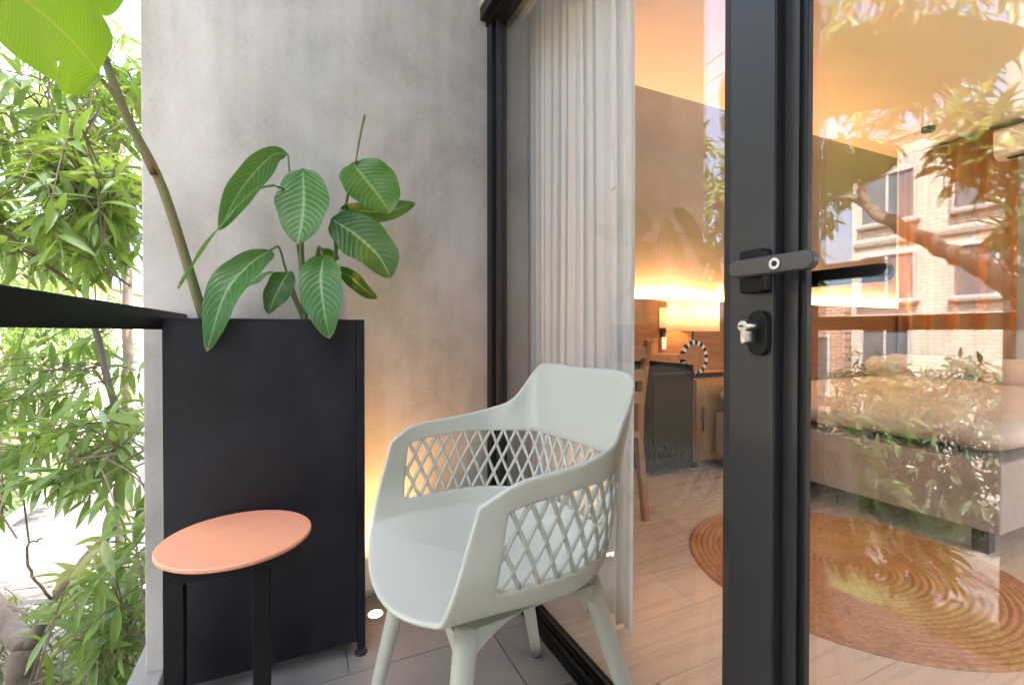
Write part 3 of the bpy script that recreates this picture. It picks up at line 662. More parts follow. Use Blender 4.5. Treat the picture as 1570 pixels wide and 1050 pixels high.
def apron(p, q, topz, name):
    m = MB(); p = np.array(p, float); q = np.array(q, float); n = 16; d = q - p; pr = np.array([-d[1], d[0], 0]); pr = pr / np.linalg.norm(pr) * 0.014; v = []; f = []
    for k in range(n + 1):
        s = k / n; c = p + d * s; zb = c[2] + 0.058 * (1 - abs(2*s - 1) ** 2.4); zt = topz
        for sg, z in ((1, zb), (-1, zb), (-1, zt), (1, zt)): v.append((c[0] + sg*pr[0], c[1] + sg*pr[1], z))
    for k in range(n):
        for j in range(4): f.append((4*k + j, 4*k + (j+1) % 4, 4*k + 4 + (j+1) % 4, 4*k + 4 + j))
    f += [(0, 1, 2, 3), (4*n + 3, 4*n + 2, 4*n + 1, 4*n)]
    m.add(v, f).build(name, SAGE, ch, bevel=0.004)
for s in (-1, 1): apron((.27, YC + s * .178, .395), (.58, YC + s * .168, .40), .452, 'side_apron')
apron((.267, YC - .172, .375), (.267, YC + .172, .375), .434, 'front_apron'); apron((.58, YC - .16, .38), (.58, YC + .16, .38), .438, 'rear_apron')
ch.rotation_euler = (0, 0, R(5.0)); ch.location.x += 0.004

# ------------------------------------------------------------------ balcony uplight
ul = thing('uplight', 'small round recessed floor uplight glowing against the concrete wall', 'light', (0.258, 1.695, 0))
MB().lathe([(0.030, 0.0008), (0.030, 0.0025), (0.024, 0.003), (0.024, 0.0012)], 28, (0.258, 1.695, 0)).build('trim_ring', CHROME, ul)
MB().lathe([(0.0235, 0.0011), (0.0235, 0.0032)], 24, (0.258, 1.695, 0)).build('lens', SPOTM, ul)
ld = bpy.data.lights.new('uplight_beam', 'SPOT'); ld.energy = 8; ld.color = (1, 0.50, 0.17); ld.spot_size = R(84); ld.spot_blend = 1; ld.shadow_soft_size = 0.02
lo = bpy.data.objects.new('uplight_beam', ld); COL.objects.link(lo); lo.parent = ul; lo.location = (0, 0, 0.012); lo.rotation_euler = Vector((0.05, -0.12, -1)).to_track_quat('-Z', 'Y').to_euler()
lo.rotation_euler = Vector((0.10, 0.10, 1)).to_track_quat('-Z', 'Y').to_euler()

# ------------------------------------------------------------------ curtain and its wand
v = []; f = []; nc, nr = 260, 24
for r in range(nr + 1):
    tz = r / nr; z = 0.012 + 2.99 * tz
    for c in range(nc + 1):
        s = c / nc; yv = 1.905 - 0.70 * s
        flare = 0.5 + 0.5 * math.exp(-((z - 0.9) / 0.9) ** 2)
        freq = 17 if s < 0.45 else 11
        ph = 2 * math.pi * (s * 13 + 1.6 * math.sin(2.1 * s + 0.5)) + 0.35 * math.sin(2.2 * z + 7 * s)
        amp = 0.016 * (1.15 - 0.6 * s) * (0.85 + 0.25 * math.sin(5 * s + z))
        x = 0.958 + 0.035 * s + amp * math.sin(ph) + 0.007 * math.sin(2.3 * ph + 1.3) + 0.006 * math.sin(9 * s + 1.5 * z)
        yy = yv + 0.010 * math.cos(ph) - (0.020 * math.sin(math.pi * min(1, z / 2.4)) * s ** 3)
        v.append((x, yy, z + 0.004 * math.sin(ph)))
for r in range(nr):
    for c in range(nc):
        a = r * (nc + 1) + c; f.append((a, a + 1, a + nc + 2, a + nc + 1))
cu = tag(obj('curtain', v, f, LINEN, smooth=True), 'white sheer linen curtain hanging in folds behind the glass', 'curtain')
so = cu.modifiers.new('solid', 'SOLIDIFY'); so.thickness = 0.0012
wd = thing('curtain_wand', 'white curtain wand on a thin cord hanging before the sheer curtain', 'wand', (0.90, 1.189, 1.44))
MB().tube([(0.90, 1.189, 1.55), (0.90, 1.189, 3.03)], 0.0022, 8).build('cord', WHITEP, wd)
MB().tube([(0.90, 1.189, 1.44), (0.90, 1.189, 1.455), (0.90, 1.189, 1.55)], [0.0072, 0.0080, 0.0045], 12).build('grip', WHITEP, wd, smooth=True)

# ------------------------------------------------------------------ room furniture
dc = thing('desk_chair', 'reddish wooden chair partly hidden behind the curtain edge', 'chair', (1.48, 2.2, 0))
for x in (1.29, 1.685):
    MB().tube([(x, 1.94, 0.0), (x, 2.0, 0.44), (x, 1.99, 0.6), (x, 1.925, 0.955)], [0.022, 0.026, 0.026, 0.02], 8).build('rear_leg', WOODC, dc)
    MB().tube([(x, 2.38, 0.0), (x, 2.37, 0.43)], [0.018, 0.023], 8).build('front_leg', WOODC, dc)
box('seat', 1.27, 1.705, 1.975, 2.41, 0.432, 0.468, WOODC, dc, bevel=0.006)
for z in (0.62, 0.74, 0.86): box('back_slat', 1.30, 1.675, 1.955 - (z - 0.6) * 0.12, 1.975 - (z - 0.6) * 0.12, z, z + 0.06, WOODC, dc)
dk = thing('desk', 'oak desk top running along the panelled wall', 'desk', (1.8, 2.8, 0))
box('desktop', 0.98, 2.62, 2.50, 3.05, 0.80, 0.835, WOODV, dk, bevel=0.002)
box('side_panel', 0.98, 1.01, 2.52, 3.05, 0.001, 0.7995, WOODV, dk)
fr = thing('mini_fridge', 'black mini fridge standing under the desk', 'fridge', (2.40, 2.76, 0))
box('body', 2.205, 2.60, 2.54, 3.0, 0.02, 0.765, RUBBER, fr, bevel=0.006); fd = box('door', 2.205, 2.60, 2.49, 2.536, 0.03, 0.76, simple('black fridge door', (0.012, 0.011, 0.011), 0.6, 0.1, spec=0.05), fr, bevel=0.006)
box('door_handle', 2.23, 2.575, 2.4815, 2.489, 0.70, 0.715, ANOD, fd)
MB().box(2.24, 2.56, 2.49 - 0.0045, 2.4895, 0.10, 0.66).build('door_inset', simple('smoked fridge panel', (0.03, 0.026, 0.023), 0.5, 0.1, spec=0.04), fd)
cb = thing('cane_cabinet', 'low oak cabinet with a woven cane door and black bar pull', 'cabinet', (3.1, 2.77, 0))
box('carcass', 2.63, 3.62, 2.522, 3.05, 0.05, 0.655, WOODV, cb, bevel=0.002)
for x0 in (2.64, 3.13):
    m = MB(); x1 = x0 + 0.48
    for a in ((x0, x1, 0.06, 0.12), (x0, x1, 0.585, 0.645), (x0, x0 + 0.06, 0.1205, 0.5845), (x1 - 0.06, x1, 0.1205, 0.5845)): m.box(a[0], a[1], 2.50, 2.521, a[2], a[3])
    d = m.build('door', WOODV, cb); box('cane_panel', x0 + 0.058, x1 - 0.058, 2.510, 2.518, 0.118, 0.587, CANE, d)
    MB().tube([(x0 + 0.04, 2.475, 0.28), (x0 + 0.04, 2.475, 0.46)], 0.006, 10).tube([(x0 + 0.04, 2.475, 0.37), (x0 + 0.04, 2.4995, 0.37)], 0.007, 8).build('door_pull', RUBBER, d)
for x, y in ((2.67, 2.56), (3.58, 2.56), (2.67, 3.0), (3.58, 3.0)): box('leg', x - 0.02, x + 0.02, y - 0.02, y + 0.02, 0.001, 0.0495, DARK, cb)
tr = thing('tray', 'shallow black tray lying on the cane cabinet', 'tray', (2.85, 2.68, 0.656))
m = MB(); m.box(2.70, 3.02, 2.56, 2.80, 0.656, 0.664); m.box(2.70, 3.02, 2.56, 2.57, 0.6645, 0.69); m.box(2.70, 3.02, 2.79, 2.80, 0.6645, 0.69); m.build('tray_body', RUBBER, tr)
MB().lathe([(0.03, 0.6645), (0.032, 0.70), (0.028, 0.70)], 16, (2.80, 2.68, 0)).build('cup', RUBBER, tr)
lp = thing('table_lamp', 'glowing table lamp with a drum linen shade on the desk', 'lamp', (2.44, 2.83, 0.836))
LX, LY = 2.97, 2.86
lp.location = (LX, LY, 0.657); WL[lp.name] = Vector(lp.location)
MB().lathe([(0.07, 0.657), (0.07, 0.668), (0.012, 0.674), (0.008, 0.70), (0.008, 1.05)], 20, (LX, LY, 0)).build('stand', RUBBER, lp, smooth=False)
n = 48; vv = []; ff = []
for z, r in ((1.0, 0.205), (1.12, 0.203), (1.243, 0.20)):
    for k in range(n): vv.append((LX + r*math.cos(2*math.pi*k/n), LY + r*math.sin(2*math.pi*k/n), z))
for i in range(2):
    for k in range(n): ff.append((i*n+k, i*n+(k+1) % n, (i+1)*n+(k+1) % n, (i+1)*n+k))
so = obj('lamp_shade', vv, ff, SHADE, lp, smooth=True); so.modifiers.new('solid', 'SOLIDIFY').thickness = 0.003
MB().lathe([(0.02, 1.05), (0.035, 1.09), (0.03, 1.13), (0.01, 1.15)], 16, (LX, LY, 0)).build('bulb', BULB, lp, smooth=True)
pd = bpy.data.lights.new('lamp_glow', 'POINT'); pd.energy = 1.5; pd.color = (1, 0.60, 0.32); pd.shadow_soft_size = 0.04
po = bpy.data.objects.new('lamp_glow', pd); COL.objects.link(po); po.parent = lp; po.location = (0, 0, 1.10 - 0.657 + 0.09)
ad = bpy.data.lights.new('led_wash', 'AREA'); ad.shape = 'RECTANGLE'; ad.size = 5.4; ad.size_y = 0.02; ad.energy = 25; ad.color = (1, 0.44, 0.16)
ao = bpy.data.objects.new('led_wash', ad); COL.objects.link(ao); ao.parent = panel; ao.location = Vector((3.7, 3.072, 1.284)) - WL[panel.name]; ao.rotation_euler = (R(180 - 58), 0, 0)
dd = thing('decor_disc', 'round wooden ornament with a notched dark rim leaning before the lamp', 'ornament', (2.73, 2.6, 0.69))
def disc(cx, cz, r, y0, y1, n=36): return MB().prism([(cx + r*math.cos(2*math.pi*k/n), cz + r*math.sin(2*math.pi*k/n)) for k in range(n)], 'y', y0, y1)
dd.location = (2.71, 2.60, 0.666); WL[dd.name] = Vector(dd.location)
disc(2.71, 0.80, 0.098, 2.583, 2.60).build('disc', WOODV, dd)
rg = MB(); rk = MB()
for k in range(28):
    a = 2*math.pi*k/28; b = a + 2*math.pi/28 * 0.92; q = [(2.71 + rr*math.cos(x), 0.80 + rr*math.sin(x)) for rr, x in ((0.101, a), (0.134, a), (0.134, b), (0.101, b))]
    (rg if k % 2 else rk).prism(q, 'y', 2.585, 2.603)
rg.build('light_notches', WHITEP, dd, kind='stuff'); rk.build('dark_notches', RUBBER, dd, kind='stuff')
sw = tag(box('wall_switch', 2.785, 2.865, 3.046, 3.0545, 1.03, 1.20, WHITEP, bevel=0.002), 'white wall control plate on the oak panel left of the lamp', 'switch')
rc = thing('remote_control', 'black and white remote control in its holder below the wall plate', 'remote', (2.825, 3.04, 0.85))
box('holder', 2.803, 2.850, 3.030, 3.0545, 0.85, 0.95, WHITEP, rc); box('remote_body', 2.806, 2.847, 3.036, 3.050, 0.9505, 1.022, RUBBER, rc)

bed = thing('bed', 'wide bed with a greige upholstered base and beige linen', 'bed', (3.8, 1.69, 0))
box('base', 2.76, 4.86, 0.93, 2.44, 0.115, 0.425, BEDF, bed, bevel=0.012)
for x in (2.85, 4.76):
    for y in (1.02, 2.35): box('leg', x - 0.03, x + 0.03, y - 0.03, y + 0.03, 0.001, 0.1145, ANOD, bed)
def cushion(name, cx, cy_, cz, sx, sy, sz, m, parent, n=28, pw=4.0, wr=0.012, seed=0, tilt=0):
    rr = random.Random(seed); ph = [rr.uniform(0, 6) for _ in range(6)]; vv = []; ff = []
    for i in range(n + 1):
        th = math.pi * i / n - math.pi / 2
        for k in range(n * 2):
            a = math.pi * k / n
            def se(c, e): return math.copysign(abs(c) ** e, c)
            x = se(math.cos(th), 0.45) * se(math.cos(a), 2 / pw); y = se(math.cos(th), 0.45) * se(math.sin(a), 2 / pw); z = se(math.sin(th), 0.8)
            w = wr * (math.sin(9*x + ph[0] + 4*y) + math.sin(13*y - 5*x + ph[1]) + 0.6*math.sin(21*x + ph[2] + 3*z))
            p = Vector((x*sx, y*sy, z*sz + w * (0.5 + 0.5*abs(z)))); p = Quaternion((1, 0, 0), R(tilt)) @ p
            vv.append((cx + p.x, cy_ + p.y, cz + p.z))
    for i in range(n):
        for k in range(n*2): ff.append((i*2*n+k, i*2*n+(k+1) % (2*n), (i+1)*2*n+(k+1) % (2*n), (i+1)*2*n+k))
    return obj(name, vv, ff, m, parent, smooth=True)
cushion('duvet', 3.81, 1.685, 0.53, 1.07, 0.78, 0.108, DUVET, bed, 40, 14, 0.007, 1)
for i, y in enumerate((2.06, 1.32)):
    tag(cushion('pillow', 4.62, y, 0.70, 0.22, 0.33, 0.10, DUVET, None, 20, 5, 0.006, 4 + i, 0), ('beige pillow lying on the bed on the side of the panelled wall', 'beige pillow lying on the bed on the side away from the panelled wall')[i], 'pillow', 'pillows on the bed')
rug = MB(); prof = [(0.004, 0.001)]; nring = 26; RR = 0.622
for k in range(nring):
    r0 = RR * k / nring; r1 = RR * (k + 1) / nring
    for a in (0.15, 0.5, 0.85): prof.append((r0 + (r1 - r0) * a, 0.0075 + (0.0045 if a == 0.5 else 0)))
    prof.append((r1, 0.0055))
prof += [(RR + 0.002, 0.0005)]
rug.lathe(prof, 140, (2.13, 1.20, 0)); rg = tag(rug.build('rug', JUTE, smooth=True), 'round braided jute rug on the beige floor beside the bed', 'rug')
v = []; f = []
for r in range(9):
    for c in range(121):
        s = c / 120; v.append((6.33 + 0.045 * math.sin(2*math.pi*s*4.5 + 1.5*math.sin(3*s)), 3.02 - 0.98 * s, 0.02 + 2.98 * r / 8))
for r in range(8):
    for c in range(120): a = r*121 + c; f.append((a, a+1, a+122, a+121))
o = tag(obj('curtain', v, f, OCHRE, smooth=True), 'ochre curtain hanging in the far corner beyond the bed', 'curtain'); o.modifiers.new('solid', 'SOLIDIFY').thickness = 0.002
ac = thing('air_conditioner', 'white wall mounted air conditioner high on the far room wall', 'air conditioner', (6.3, 1.75, 2.66))
MB().prism([(6.448, 2.68), (6.30, 2.672), (6.21, 2.705), (6.195, 2.93), (6.23, 2.965), (6.448, 2.965)], 'y', 1.30, 2.18).build('housing', WHITEP, ac, bevel=0.008)
box('outlet_slot', 6.225, 6.30, 1.33, 2.09, 2.664, 2.6705, RUBBER, ac); 
dl = tag(MB().lathe([(0.05, 2.99), (0.055, 3.0), (0.055, 3.034)], 20, (5.75, 2.5, 0)).build('downlight', RUBBER), 'small black ceiling spotlight, switched off', 'ceiling light')

# ------------------------------------------------------------------ trees
fwd = np.array([math.sin(R(25)), math.cos(R(25)), 0.0]); rgt = np.array([math.cos(R(25)), -math.sin(R(25)), 0.0]); eye = np.array([0, 0, 1.0])
def seen(P):                               # how large a leaf at P shows: directly, or mirrored in the door glass
    d = P - eye; z = d @ fwd; u = (d @ rgt) / np.maximum(z, 0.05); w = d[:, 2] / np.maximum(z, 0.05)
    direct = (z > 0.2) & (u > -1.12) & (u < -0.72) & (np.abs(w) < 0.78)
    M = P.copy(); M[:, 0] = 1.58 - M[:, 0]; e = M - eye; zz = e @ fwd; uu = (e @ rgt) / np.maximum(zz, 0.05); ww = e[:, 2] / np.maximum(zz, 0.05)
    mirr = (zz > 0.2) & (uu > 0.40) & (uu < 1.12) & (np.abs(ww) < 0.78)
    return np.where(direct, 1.0 / np.maximum(z, 0.1), np.where(mirr, 0.5 / np.maximum(zz, 0.1), 0.0))
def leaf_proto(nl=6, hw=0.115, droop=0.20, fold=0.35):
    v = []; f = []
    for k in range(nl + 1):
        t = k / nl; w = hw * max(0.02, math.sin(math.pi * t ** 0.85)) ** 0.9; z = -droop * t * t
        v += [(t, -w, z + fold * w), (t, 0, z), (t, w, z + fold * w)]
    for k in range(nl):
        a = 3 * k; f += [(a, a+1, a+4, a+3), (a+1, a+2, a+5, a+4)]
    return np.array(v), f
def frames(D, rollv):
    D = D / np.linalg.norm(D, axis=1, keepdims=True); up = np.tile([0, 0, 1.0], (len(D), 1))
    Y = np.cross(up, D); n = np.linalg.norm(Y, axis=1, keepdims=True); Y = np.where(n < 1e-3, np.array([[1.0, 0, 0]]), Y / np.maximum(n, 1e-6)); Z = np.cross(D, Y)
    c, s = np.cos(rollv)[:, None], np.sin(rollv)[:, None]
    return np.stack([D, Y * c + Z * s, -Y * s + Z * c], axis=2)       # columns: along, across, up
def tree(name, label, base, limbs, clusters, mat_l, leaf_len=0.16, per=9, group=None, parts=300, hw=0.115, droop=0.2, twig_len=0.34, keep=None, limb_name='branch', cat='tree'):
    root = thing(name, label, cat, base, group)
    L = []
    for i, (pts, r0, r1) in enumerate(limbs):
        C = crom(pts, 6); n = len(C)
        C = [c + (rng.normal(0, 0.010, 3) * min(1, r0 / 0.03) if 0 < k < n - 1 else 0) for k, c in enumerate(C)]
        MB().tube(C, [r0 + (r1 - r0) * k / (n - 1) for k in range(n)], 10 if r0 > 0.03 else 7).build('trunk' if i == 0 else limb_name, BARK if r0 > 0.012 else TWIG, root, smooth=True)
        L += [np.array(c) for c in C[(len(C) // 3 if i else len(C) // 2):]]
    L = np.array(L)
    tw = MB(); P = []; D = []; S = []
    for (c, rad, ntw, sc) in clusters:
        c = np.array(c, float); rad = np.array(rad, float)
        for _ in range(ntw):
            d = rng.normal(0, 1, 3); d /= np.linalg.norm(d); tip = c + rad * d * rng.uniform(0.25, 1.0) ** 0.6
            if keep is not None and not keep(tip): continue
            near = L[np.argmin(np.linalg.norm(L - tip, axis=1))]
            dirv = tip - near; ln = np.linalg.norm(dirv) + 1e-6; dirv = dirv / ln
            dirv = dirv + rng.normal(0, 0.45, 3); dirv[2] += rng.uniform(-0.5, 0.3); dirv /= np.linalg.norm(dirv)
            tl = twig_len * rng.uniform(0.7, 1.3) * sc
            start = tip - dirv * tl; sag = np.array([0, 0, -0.06 * tl])
            pts = [start, start + dirv * tl * 0.5 - sag, tip]
            if ln < 0.9 and rng.random() < 0.5: pts = [near] + pts
            tw.tube([Vector(p) for p in pts], [0.0045 * sc] * (len(pts) - 1) + [0.002 * sc], 4, cap=False)
            k = max(3, int(per * rng.uniform(0.7, 1.3)))
            for j in range(k):
                t = 1 - 0.62 * (j / k) ** 1.3; a = j * 2.4 + rng.uniform(-0.4, 0.4)
                o1 = np.cross(dirv, [0.1, 0.2, 1.0]); o1 /= np.linalg.norm(o1) + 1e-9; o2 = np.cross(dirv, o1)
                ld = dirv * rng.uniform(0.25, 0.9) + (o1 * math.cos(a) + o2 * math.sin(a)) * rng.uniform(0.7, 1.0) + np.array([0, 0, -rng.uniform(0.1, 0.75)])
                P.append(start + (tip - start) * t); D.append(ld); S.append(leaf_len * sc * rng.uniform(0.65, 1.25))
    P, D, S = np.array(P), np.array(D), np.array(S)
    if keep is not None:
        Dn = D / np.linalg.norm(D, axis=1, keepdims=True); ok = np.array([keep(p) and keep(p + d * s) for p, d, s in zip(P, Dn, S)]); P, D, S = P[ok], D[ok], S[ok]
    Mx = frames(D, rng.normal(0, 0.5, len(D)))
    score = seen(P + 0.5 * D * S[:, None]) * S
    order = np.argsort(-score); own = order[:parts] if parts else order[:0]; own = own[score[own] > 0.012]; rest = np.setdiff1d(order, own)
    protos = []
    for q in range(3):
        pv, pf = leaf_proto(6, hw * (0.9 + 0.1*q), droop * (0.5 + 0.6*q), 0.25 + 0.15*q); me = bpy.data.meshes.new('leaf'); me.from_pydata(pv.tolist(), [], pf); me.materials.append(mat_l)
        me.polygons.foreach_set('use_smooth', [True] * len(me.polygons)); protos.append((me, pv, pf))
    b = np.array(base, float)
    for n_, i in enumerate(own):
        o = bpy.data.objects.new('leaf', protos[n_ % 3][0]); COL.objects.link(o); o.parent = root
        m4 = Matrix.Identity(4)
        for a in range(3):
            for c in range(3): m4[a][c] = Mx[i][a, c] * S[i]
            m4[a][3] = P[i][a] - b[a]
        o.matrix_basis = m4
    if len(rest):
        Vs = []; Fs = []; n0 = 0
        for q in range(3):
            idx = rest[q::3]; pv, pf = protos[q][1], protos[q][2]
            if not len(idx): continue
            W = np.einsum('nij,vj->nvi', Mx[idx], pv) * S[idx][:, None, None] + P[idx][:, None, :] - b
            Vs.append(W.reshape(-1, 3)); fa = np.array(pf)[None] + (np.arange(len(idx)) * len(pv))[:, None, None] + n0; Fs.append(fa.reshape(-1, 4)); n0 += len(idx) * len(pv)
        Vs = np.concatenate(Vs); Fs = np.concatenate(Fs)
        me = bpy.data.meshes.new('foliage'); me.vertices.add(len(Vs)); me.vertices.foreach_set('co', Vs.ravel())
        me.loops.add(Fs.size); me.loops.foreach_set('vertex_index', Fs.ravel().astype(np.int32)); me.polygons.add(len(Fs))
        me.polygons.foreach_set('loop_start', (np.arange(len(Fs)) * 4).astype(np.int32)); me.polygons.foreach_set('use_smooth', [True] * len(Fs))
        me.materials.append(mat_l); me.update(calc_edges=True); me.validate()
        o = bpy.data.objects.new('foliage', me); COL.objects.link(o); o.parent = root; o['kind'] = 'stuff'
    if tw.v: tw.build('twigs', TWIG, root, kind='stuff')
    return root
def outside(p): return p[0] < -0.385 - (0.10 if p[1] > 1.80 and p[1] < 2.06 else 0) or p[1] > 2.1 and p[0] < 0.5 and p[2] < 3.2

# tree right outside the railing end, seen past the concrete wall
tree('leafy_tree', 'long leaved green tree growing close outside the railing beside the concrete wall', (-1.55, 3.8, G),
     [([(-1.55, 3.8, G), (-1.52, 3.77, -1.7), (-1.494, 3.762, -1.114), (-1.451, 3.744, -0.891)], 0.085, 0.07),
      ([(-1.451, 3.744, -0.891), (-1.65, 4.0, -0.82), (-2.1, 4.5, -0.45), (-2.4, 4.8, 0.6), (-2.3, 4.9, 2.2)], 0.065, 0.03),
      ([(-1.451, 3.744, -0.891), (-1.187, 3.572, -0.425), (-0.943, 3.406, -0.098), (-0.90, 3.3, 0.5), (-1.05, 3.4, 1.2), (-1.15, 3.5, 2.0)], 0.034, 0.010),
      ([(-0.92, 3.35, 0.2), (-0.78, 2.95, 0.42), (-0.70, 2.6, 0.5)], 0.011, 0.004),
      ([(-0.99, 3.44, -0.2), (-0.80, 2.9, -0.28), (-0.62, 2.3, -0.22)], 0.012, 0.004),
      ([(-1.19, 3.57, -0.43), (-0.9, 2.9, -0.62), (-0.66, 2.3, -0.55)], 0.012, 0.004),
      ([(-1.30, 3.66, -0.6), (-1.22, 3.2, -0.25), (-1.16, 3.0, -0.03), (-1.05, 2.85, 0.05)], 0.008, 0.003),
      ([(-1.35, 3.3, -0.42), (-1.1, 2.9, -0.33), (-0.86, 2.62, -0.30), (-0.66, 2.4, -0.40)], 0.009, 0.003),
      ([(-1.05, 3.4, 1.2), (-1.3, 3.2, 1.5), (-1.5, 3.1, 1.9)], 0.010, 0.004),
      ([(-1.1, 3.45, 1.6), (-0.98, 3.2, 1.75), (-0.85, 3.0, 1.62)], 0.009, 0.003)],
     [((-1.35, 3.5, 1.75), (0.55, 0.7, 0.50), 120, 0.95), ((-0.95, 3.05, 1.62), (0.25, 0.4, 0.38), 46, 1.0), ((-1.65, 3.9, 2.6), (0.7, 0.8, 0.6), 80, 1.0),
      ((-1.25, 3.5, 0.62), (0.55, 0.6, 0.33), 44, 0.9), ((-0.82, 2.75, 0.50), (0.28, 0.4, 0.28), 22, 0.9), ((-1.25, 3.2, 0.28), (0.35, 0.3, 0.16), 16, 0.85),
      ((-0.66, 2.35, -0.02), (0.14, 0.35, 0.26), 20, 0.85), ((-0.64, 2.3, -0.42), (0.16, 0.4, 0.26), 28, 0.85), ((-0.56, 2.2, 0.28), (0.10, 0.2, 0.15), 8, 0.8),
      ((-0.80, 2.7, -0.95), (0.28, 0.5, 0.22), 40, 0.9), ((-1.15, 4.5, 2.4), (0.3, 0.4, 1.0), 70, 0.9)],
     LEAF_A, 0.165, 9, keep=outside, hw=0.105)
# low shrubs below the balcony edge
tree('garden_shrub', 'yellow green shrub below the balcony edge behind the bare branches', (-1.2, 4.2, G),
     [([(-1.2, 4.2, G), (-1.2, 4.1, -2.2), (-1.15, 4.0, -1.8)], 0.03, 0.015), ([(-1.15, 4.0, -1.8), (-1.0, 3.6, -1.4), (-0.9, 3.3, -1.1)], 0.014, 0.005), ([(-1.15, 4.0, -1.8), (-1.5, 4.2, -1.5), (-1.7, 4.3, -1.3)], 0.014, 0.005)],
     [((-1.05, 3.6, -1.35), (0.6, 0.7, 0.35), 110, 0.8), ((-1.4, 4.6, -1.8), (0.5, 0.9, 0.5), 90, 0.8), ((-1.75, 4.6, -1.35), (0.7, 0.7, 0.42), 150, 0.75)], LEAF_C, 0.12, 8, keep=outside, parts=120, hw=0.15)
# tree in front of the door, seen mirrored in the glass
tree('street_tree', 'spreading street tree with a bent bare limb opposite the glass door', (-2.35, 0.55, G),
     [([(-2.35, 0.55, G), (-2.42, 0.7, -1.2), (-2.6, 0.95, 0.2), (-2.8, 1.2, 0.9), (-3.0, 1.442, 1.253)], 0.12, 0.075),
      ([(-3.0, 1.442, 1.253), (-3.3, 1.79, 1.50), (-3.6, 2.21, 1.775), (-4.0, 2.89, 2.265)], 0.075, 0.06),
      ([(-4.0, 2.89, 2.265), (-4.2, 3.19, 2.50), (-4.6, 3.84, 2.76), (-5.0, 4.6, 3.1)], 0.045, 0.02),
      ([(-4.0, 2.89, 2.265), (-4.1, 3.06, 2.50), (-4.2, 3.16, 3.05), (-4.5, 3.16, 4.07), (-4.3, 3.0, 5.0)], 0.05, 0.02),
      ([(-4.2, 3.19, 2.50), (-3.7, 3.7, 2.6), (-3.2, 4.1, 2.5)], 0.02, 0.008),
      ([(-4.3, 3.0, 4.6), (-3.6, 2.6, 4.5), (-2.8, 2.0, 4.2), (-2.3, 1.4, 4.0)], 0.02, 0.008)],
     [((-3.9, 2.9, 3.8), (1.3, 1.2, 0.9), 105, 1.0), ((-2.9, 2.0, 3.4), (0.9, 0.9, 0.7), 75, 1.0), ((-4.9, 4.5, 3.0), (0.9, 0.9, 0.8), 120, 1.0), ((-3.0, 4.2, 2.5), (0.55, 0.5, 1.0), 120, 0.9), ((-2.6, 1.5, 2.3), (0.32, 0.25, 0.28), 44, 1.0),
      ((-2.6, 1.25, 1.6), (0.22, 0.2, 0.45), 34, 1.0), ((-4.6, 4.4, 1.9), (0.6, 0.6, 0.45), 46, 1.0), ((-2.4, 1.2, 4.2), (0.8, 0.9, 0.6), 34, 1.0)],
     LEAF_B, 0.19, 9, keep=outside, parts=300)
tree('broadleaf_shrub', 'leafy shrub on the near pavement mirrored low in the glass door', (-2.6, 2.6, G),
     [([(-2.6, 2.6, G), (-2.62, 2.6, -1.6), (-2.6, 2.55, -0.9)], 0.04, 0.02), ([(-2.6, 2.55, -0.9), (-2.9, 2.8, -0.4), (-3.1, 2.9, -0.1)], 0.02, 0.007), ([(-2.6, 2.55, -0.9), (-2.4, 2.2, -0.5), (-2.3, 2.0, -0.2)], 0.02, 0.007)],
     [((-3.0, 2.8, -0.35), (0.55, 0.6, 0.35), 44, 1.1), ((-2.35, 2.0, -0.5), (0.4, 0.5, 0.35), 46, 1.1), ((-3.4, 3.3, -0.9), (0.7, 0.7, 0.5), 60, 1.1), ((-3.7, 2.5, 0.35), (0.6, 0.6, 0.3), 18, 1.0), ((-1.75, 1.0, -0.75), (0.3, 0.4, 0.3), 22, 1.0)], LEAF_A, 0.2, 8, keep=outside, parts=200, hw=0.14)
# far trees along the street
far = [((-5.5, 13.0, G), 1.9, 2.2, 'nearer rounded tree on the verge beyond the long leaved tree'), ((-7.5, 17.5, G), 2.6, 2.4, 'tall dense tree beside the pavement across the road'),
       ((-2.2, 8.2, G), 2.4, 1.4, 'fine leaved tree standing along the near side of the road'), ((-7.4, 20.0, G), 2.4, 1.6, 'farthest rounded tree in front of the cream house'),
       ((-4.6, 9.8, G), 2.4, 1.7, 'slender light green tree at the near kerb behind the long leaved tree')]
for i, (bs, h, r, lab) in enumerate(far):
    x, y, z = bs; zc = [1.4, 2.2, 3.9, 1.2, 2.4][i]
    tree('far_tree', lab, bs, [([(x, y, G), (x + 0.1, y, (G + zc) / 2), (x, y + 0.1, zc)], 0.09, 0.04), ([(x, y, zc - 1.2), (x + 0.7*r, y - 0.2, zc + 0.2)], 0.05, 0.02), ([(x, y, zc - 1.0), (x - 0.6*r, y + 0.3, zc + 0.5)], 0.05, 0.02)],
         [((x, y, zc), (r, r, r * 0.85), int(70 * r), 1.3), ((x + 0.6*r, y - 0.4*r, zc - 0.7), (0.6*r, 0.6*r, 0.6*r), 50, 1.2), ((x - 0.6*r, y, zc - 0.4), (0.6*r, 0.6*r, 0.6*r), 50, 1.2)],
         LEAF_B if i not in (2, 4) else LEAF_A, 0.24 if i not in (2, 4) else 0.14, 9, group='trees along the street', parts=0, twig_len=0.5)
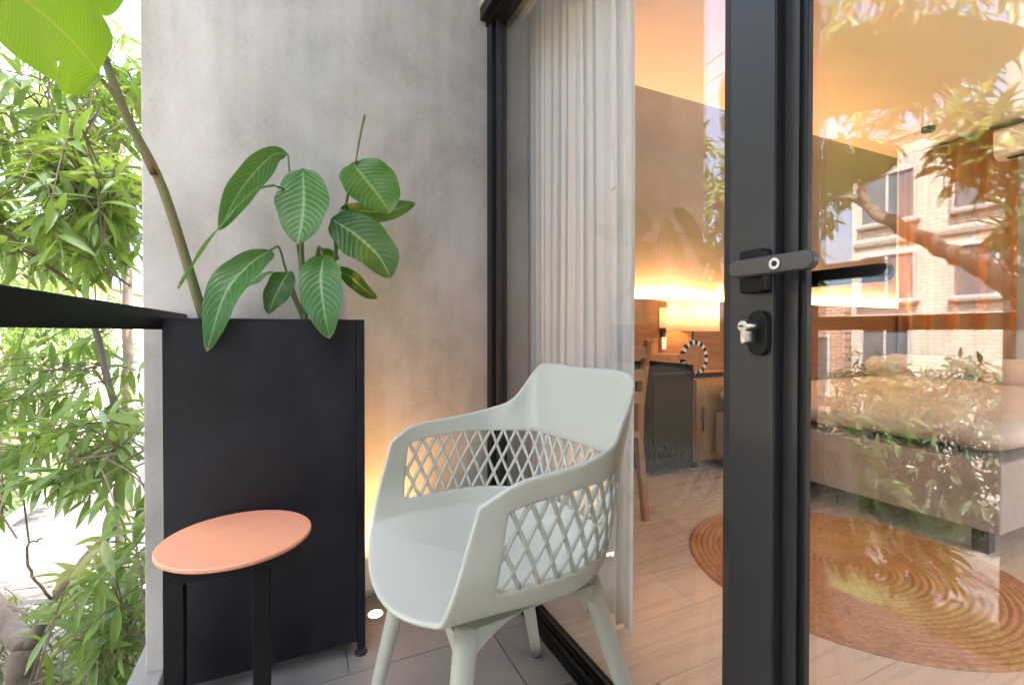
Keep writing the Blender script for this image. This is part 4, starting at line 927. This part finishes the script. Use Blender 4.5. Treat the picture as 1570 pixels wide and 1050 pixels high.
for i, (x, y, r) in enumerate(((-8.4, 10.2, 0.9), (-8.6, 13.2, 1.0), (-8.2, 16.2, 1.0), (-8.0, 7.4, 0.8))):
    tree('hedge_shrub', ('second', 'third', 'farthest', 'nearest')[i] + ' of the rounded garden shrubs behind the far pavement', (x, y, G), [([(x, y, G), (x, y, G + 0.5), (x, y + 0.1, G + 1.0)], 0.05, 0.02)],
         [((x, y, G + 0.75), (r, r * 1.5, 0.8), 110, 1.0)], LEAF_C, 0.16, 8, group='garden shrubs behind the far pavement', parts=0, hw=0.16, cat='shrub')
for i, y in enumerate((-0.6, 1.0, 2.5, 4.0, 5.4)):
    tree('hedge_shrub', ('leftmost', 'second from left', 'middle', 'second from right', 'rightmost')[4 - i] + ' of five dark bushes before the brick block, mirrored in the door glass', (-8.8, y, G), [([(-8.8, y, G), (-8.8, y, G + 0.9), (-8.8, y + 0.1, G + 1.8)], 0.05, 0.02)],
         [((-8.8, y, G + 1.75), (0.8, 1.0, 1.65), 330, 1.0)], LEAF_D, 0.2, 8, group='bushes in front of the brick block', parts=0, hw=0.15, cat='shrub')
tree('street_tree', 'dense unseen tree added to screen light at the near balcony end', (-2.5, -2.2, G),  # out-of-view tree, added to dim light reaching the chair's near side
     [([(-2.5, -2.2, G), (-2.5, -2.2, -1.0), (-2.45, -2.1, 0.8), (-2.3, -2.0, 2.6)], 0.12, 0.05), ([(-2.45, -2.1, 0.5), (-2.0, -1.4, 1.2), (-1.8, -0.9, 1.7)], 0.04, 0.015), ([(-2.45, -2.1, 0.6), (-2.3, -2.8, 1.4), (-2.0, -3.3, 1.9)], 0.04, 0.015)],
     [((-2.2, -1.3, 1.2), (0.9, 0.9, 1.2), 230, 1.2), ((-2.3, -2.8, 1.5), (0.9, 0.9, 1.2), 200, 1.2), ((-2.3, -2.0, 2.9), (0.9, 1.0, 0.8), 120, 1.2), ((-2.0, -1.6, 0.0), (0.7, 1.2, 0.7), 150, 1.2)],
     LEAF_D, 0.2, 9, keep=outside, parts=0, hw=0.15)
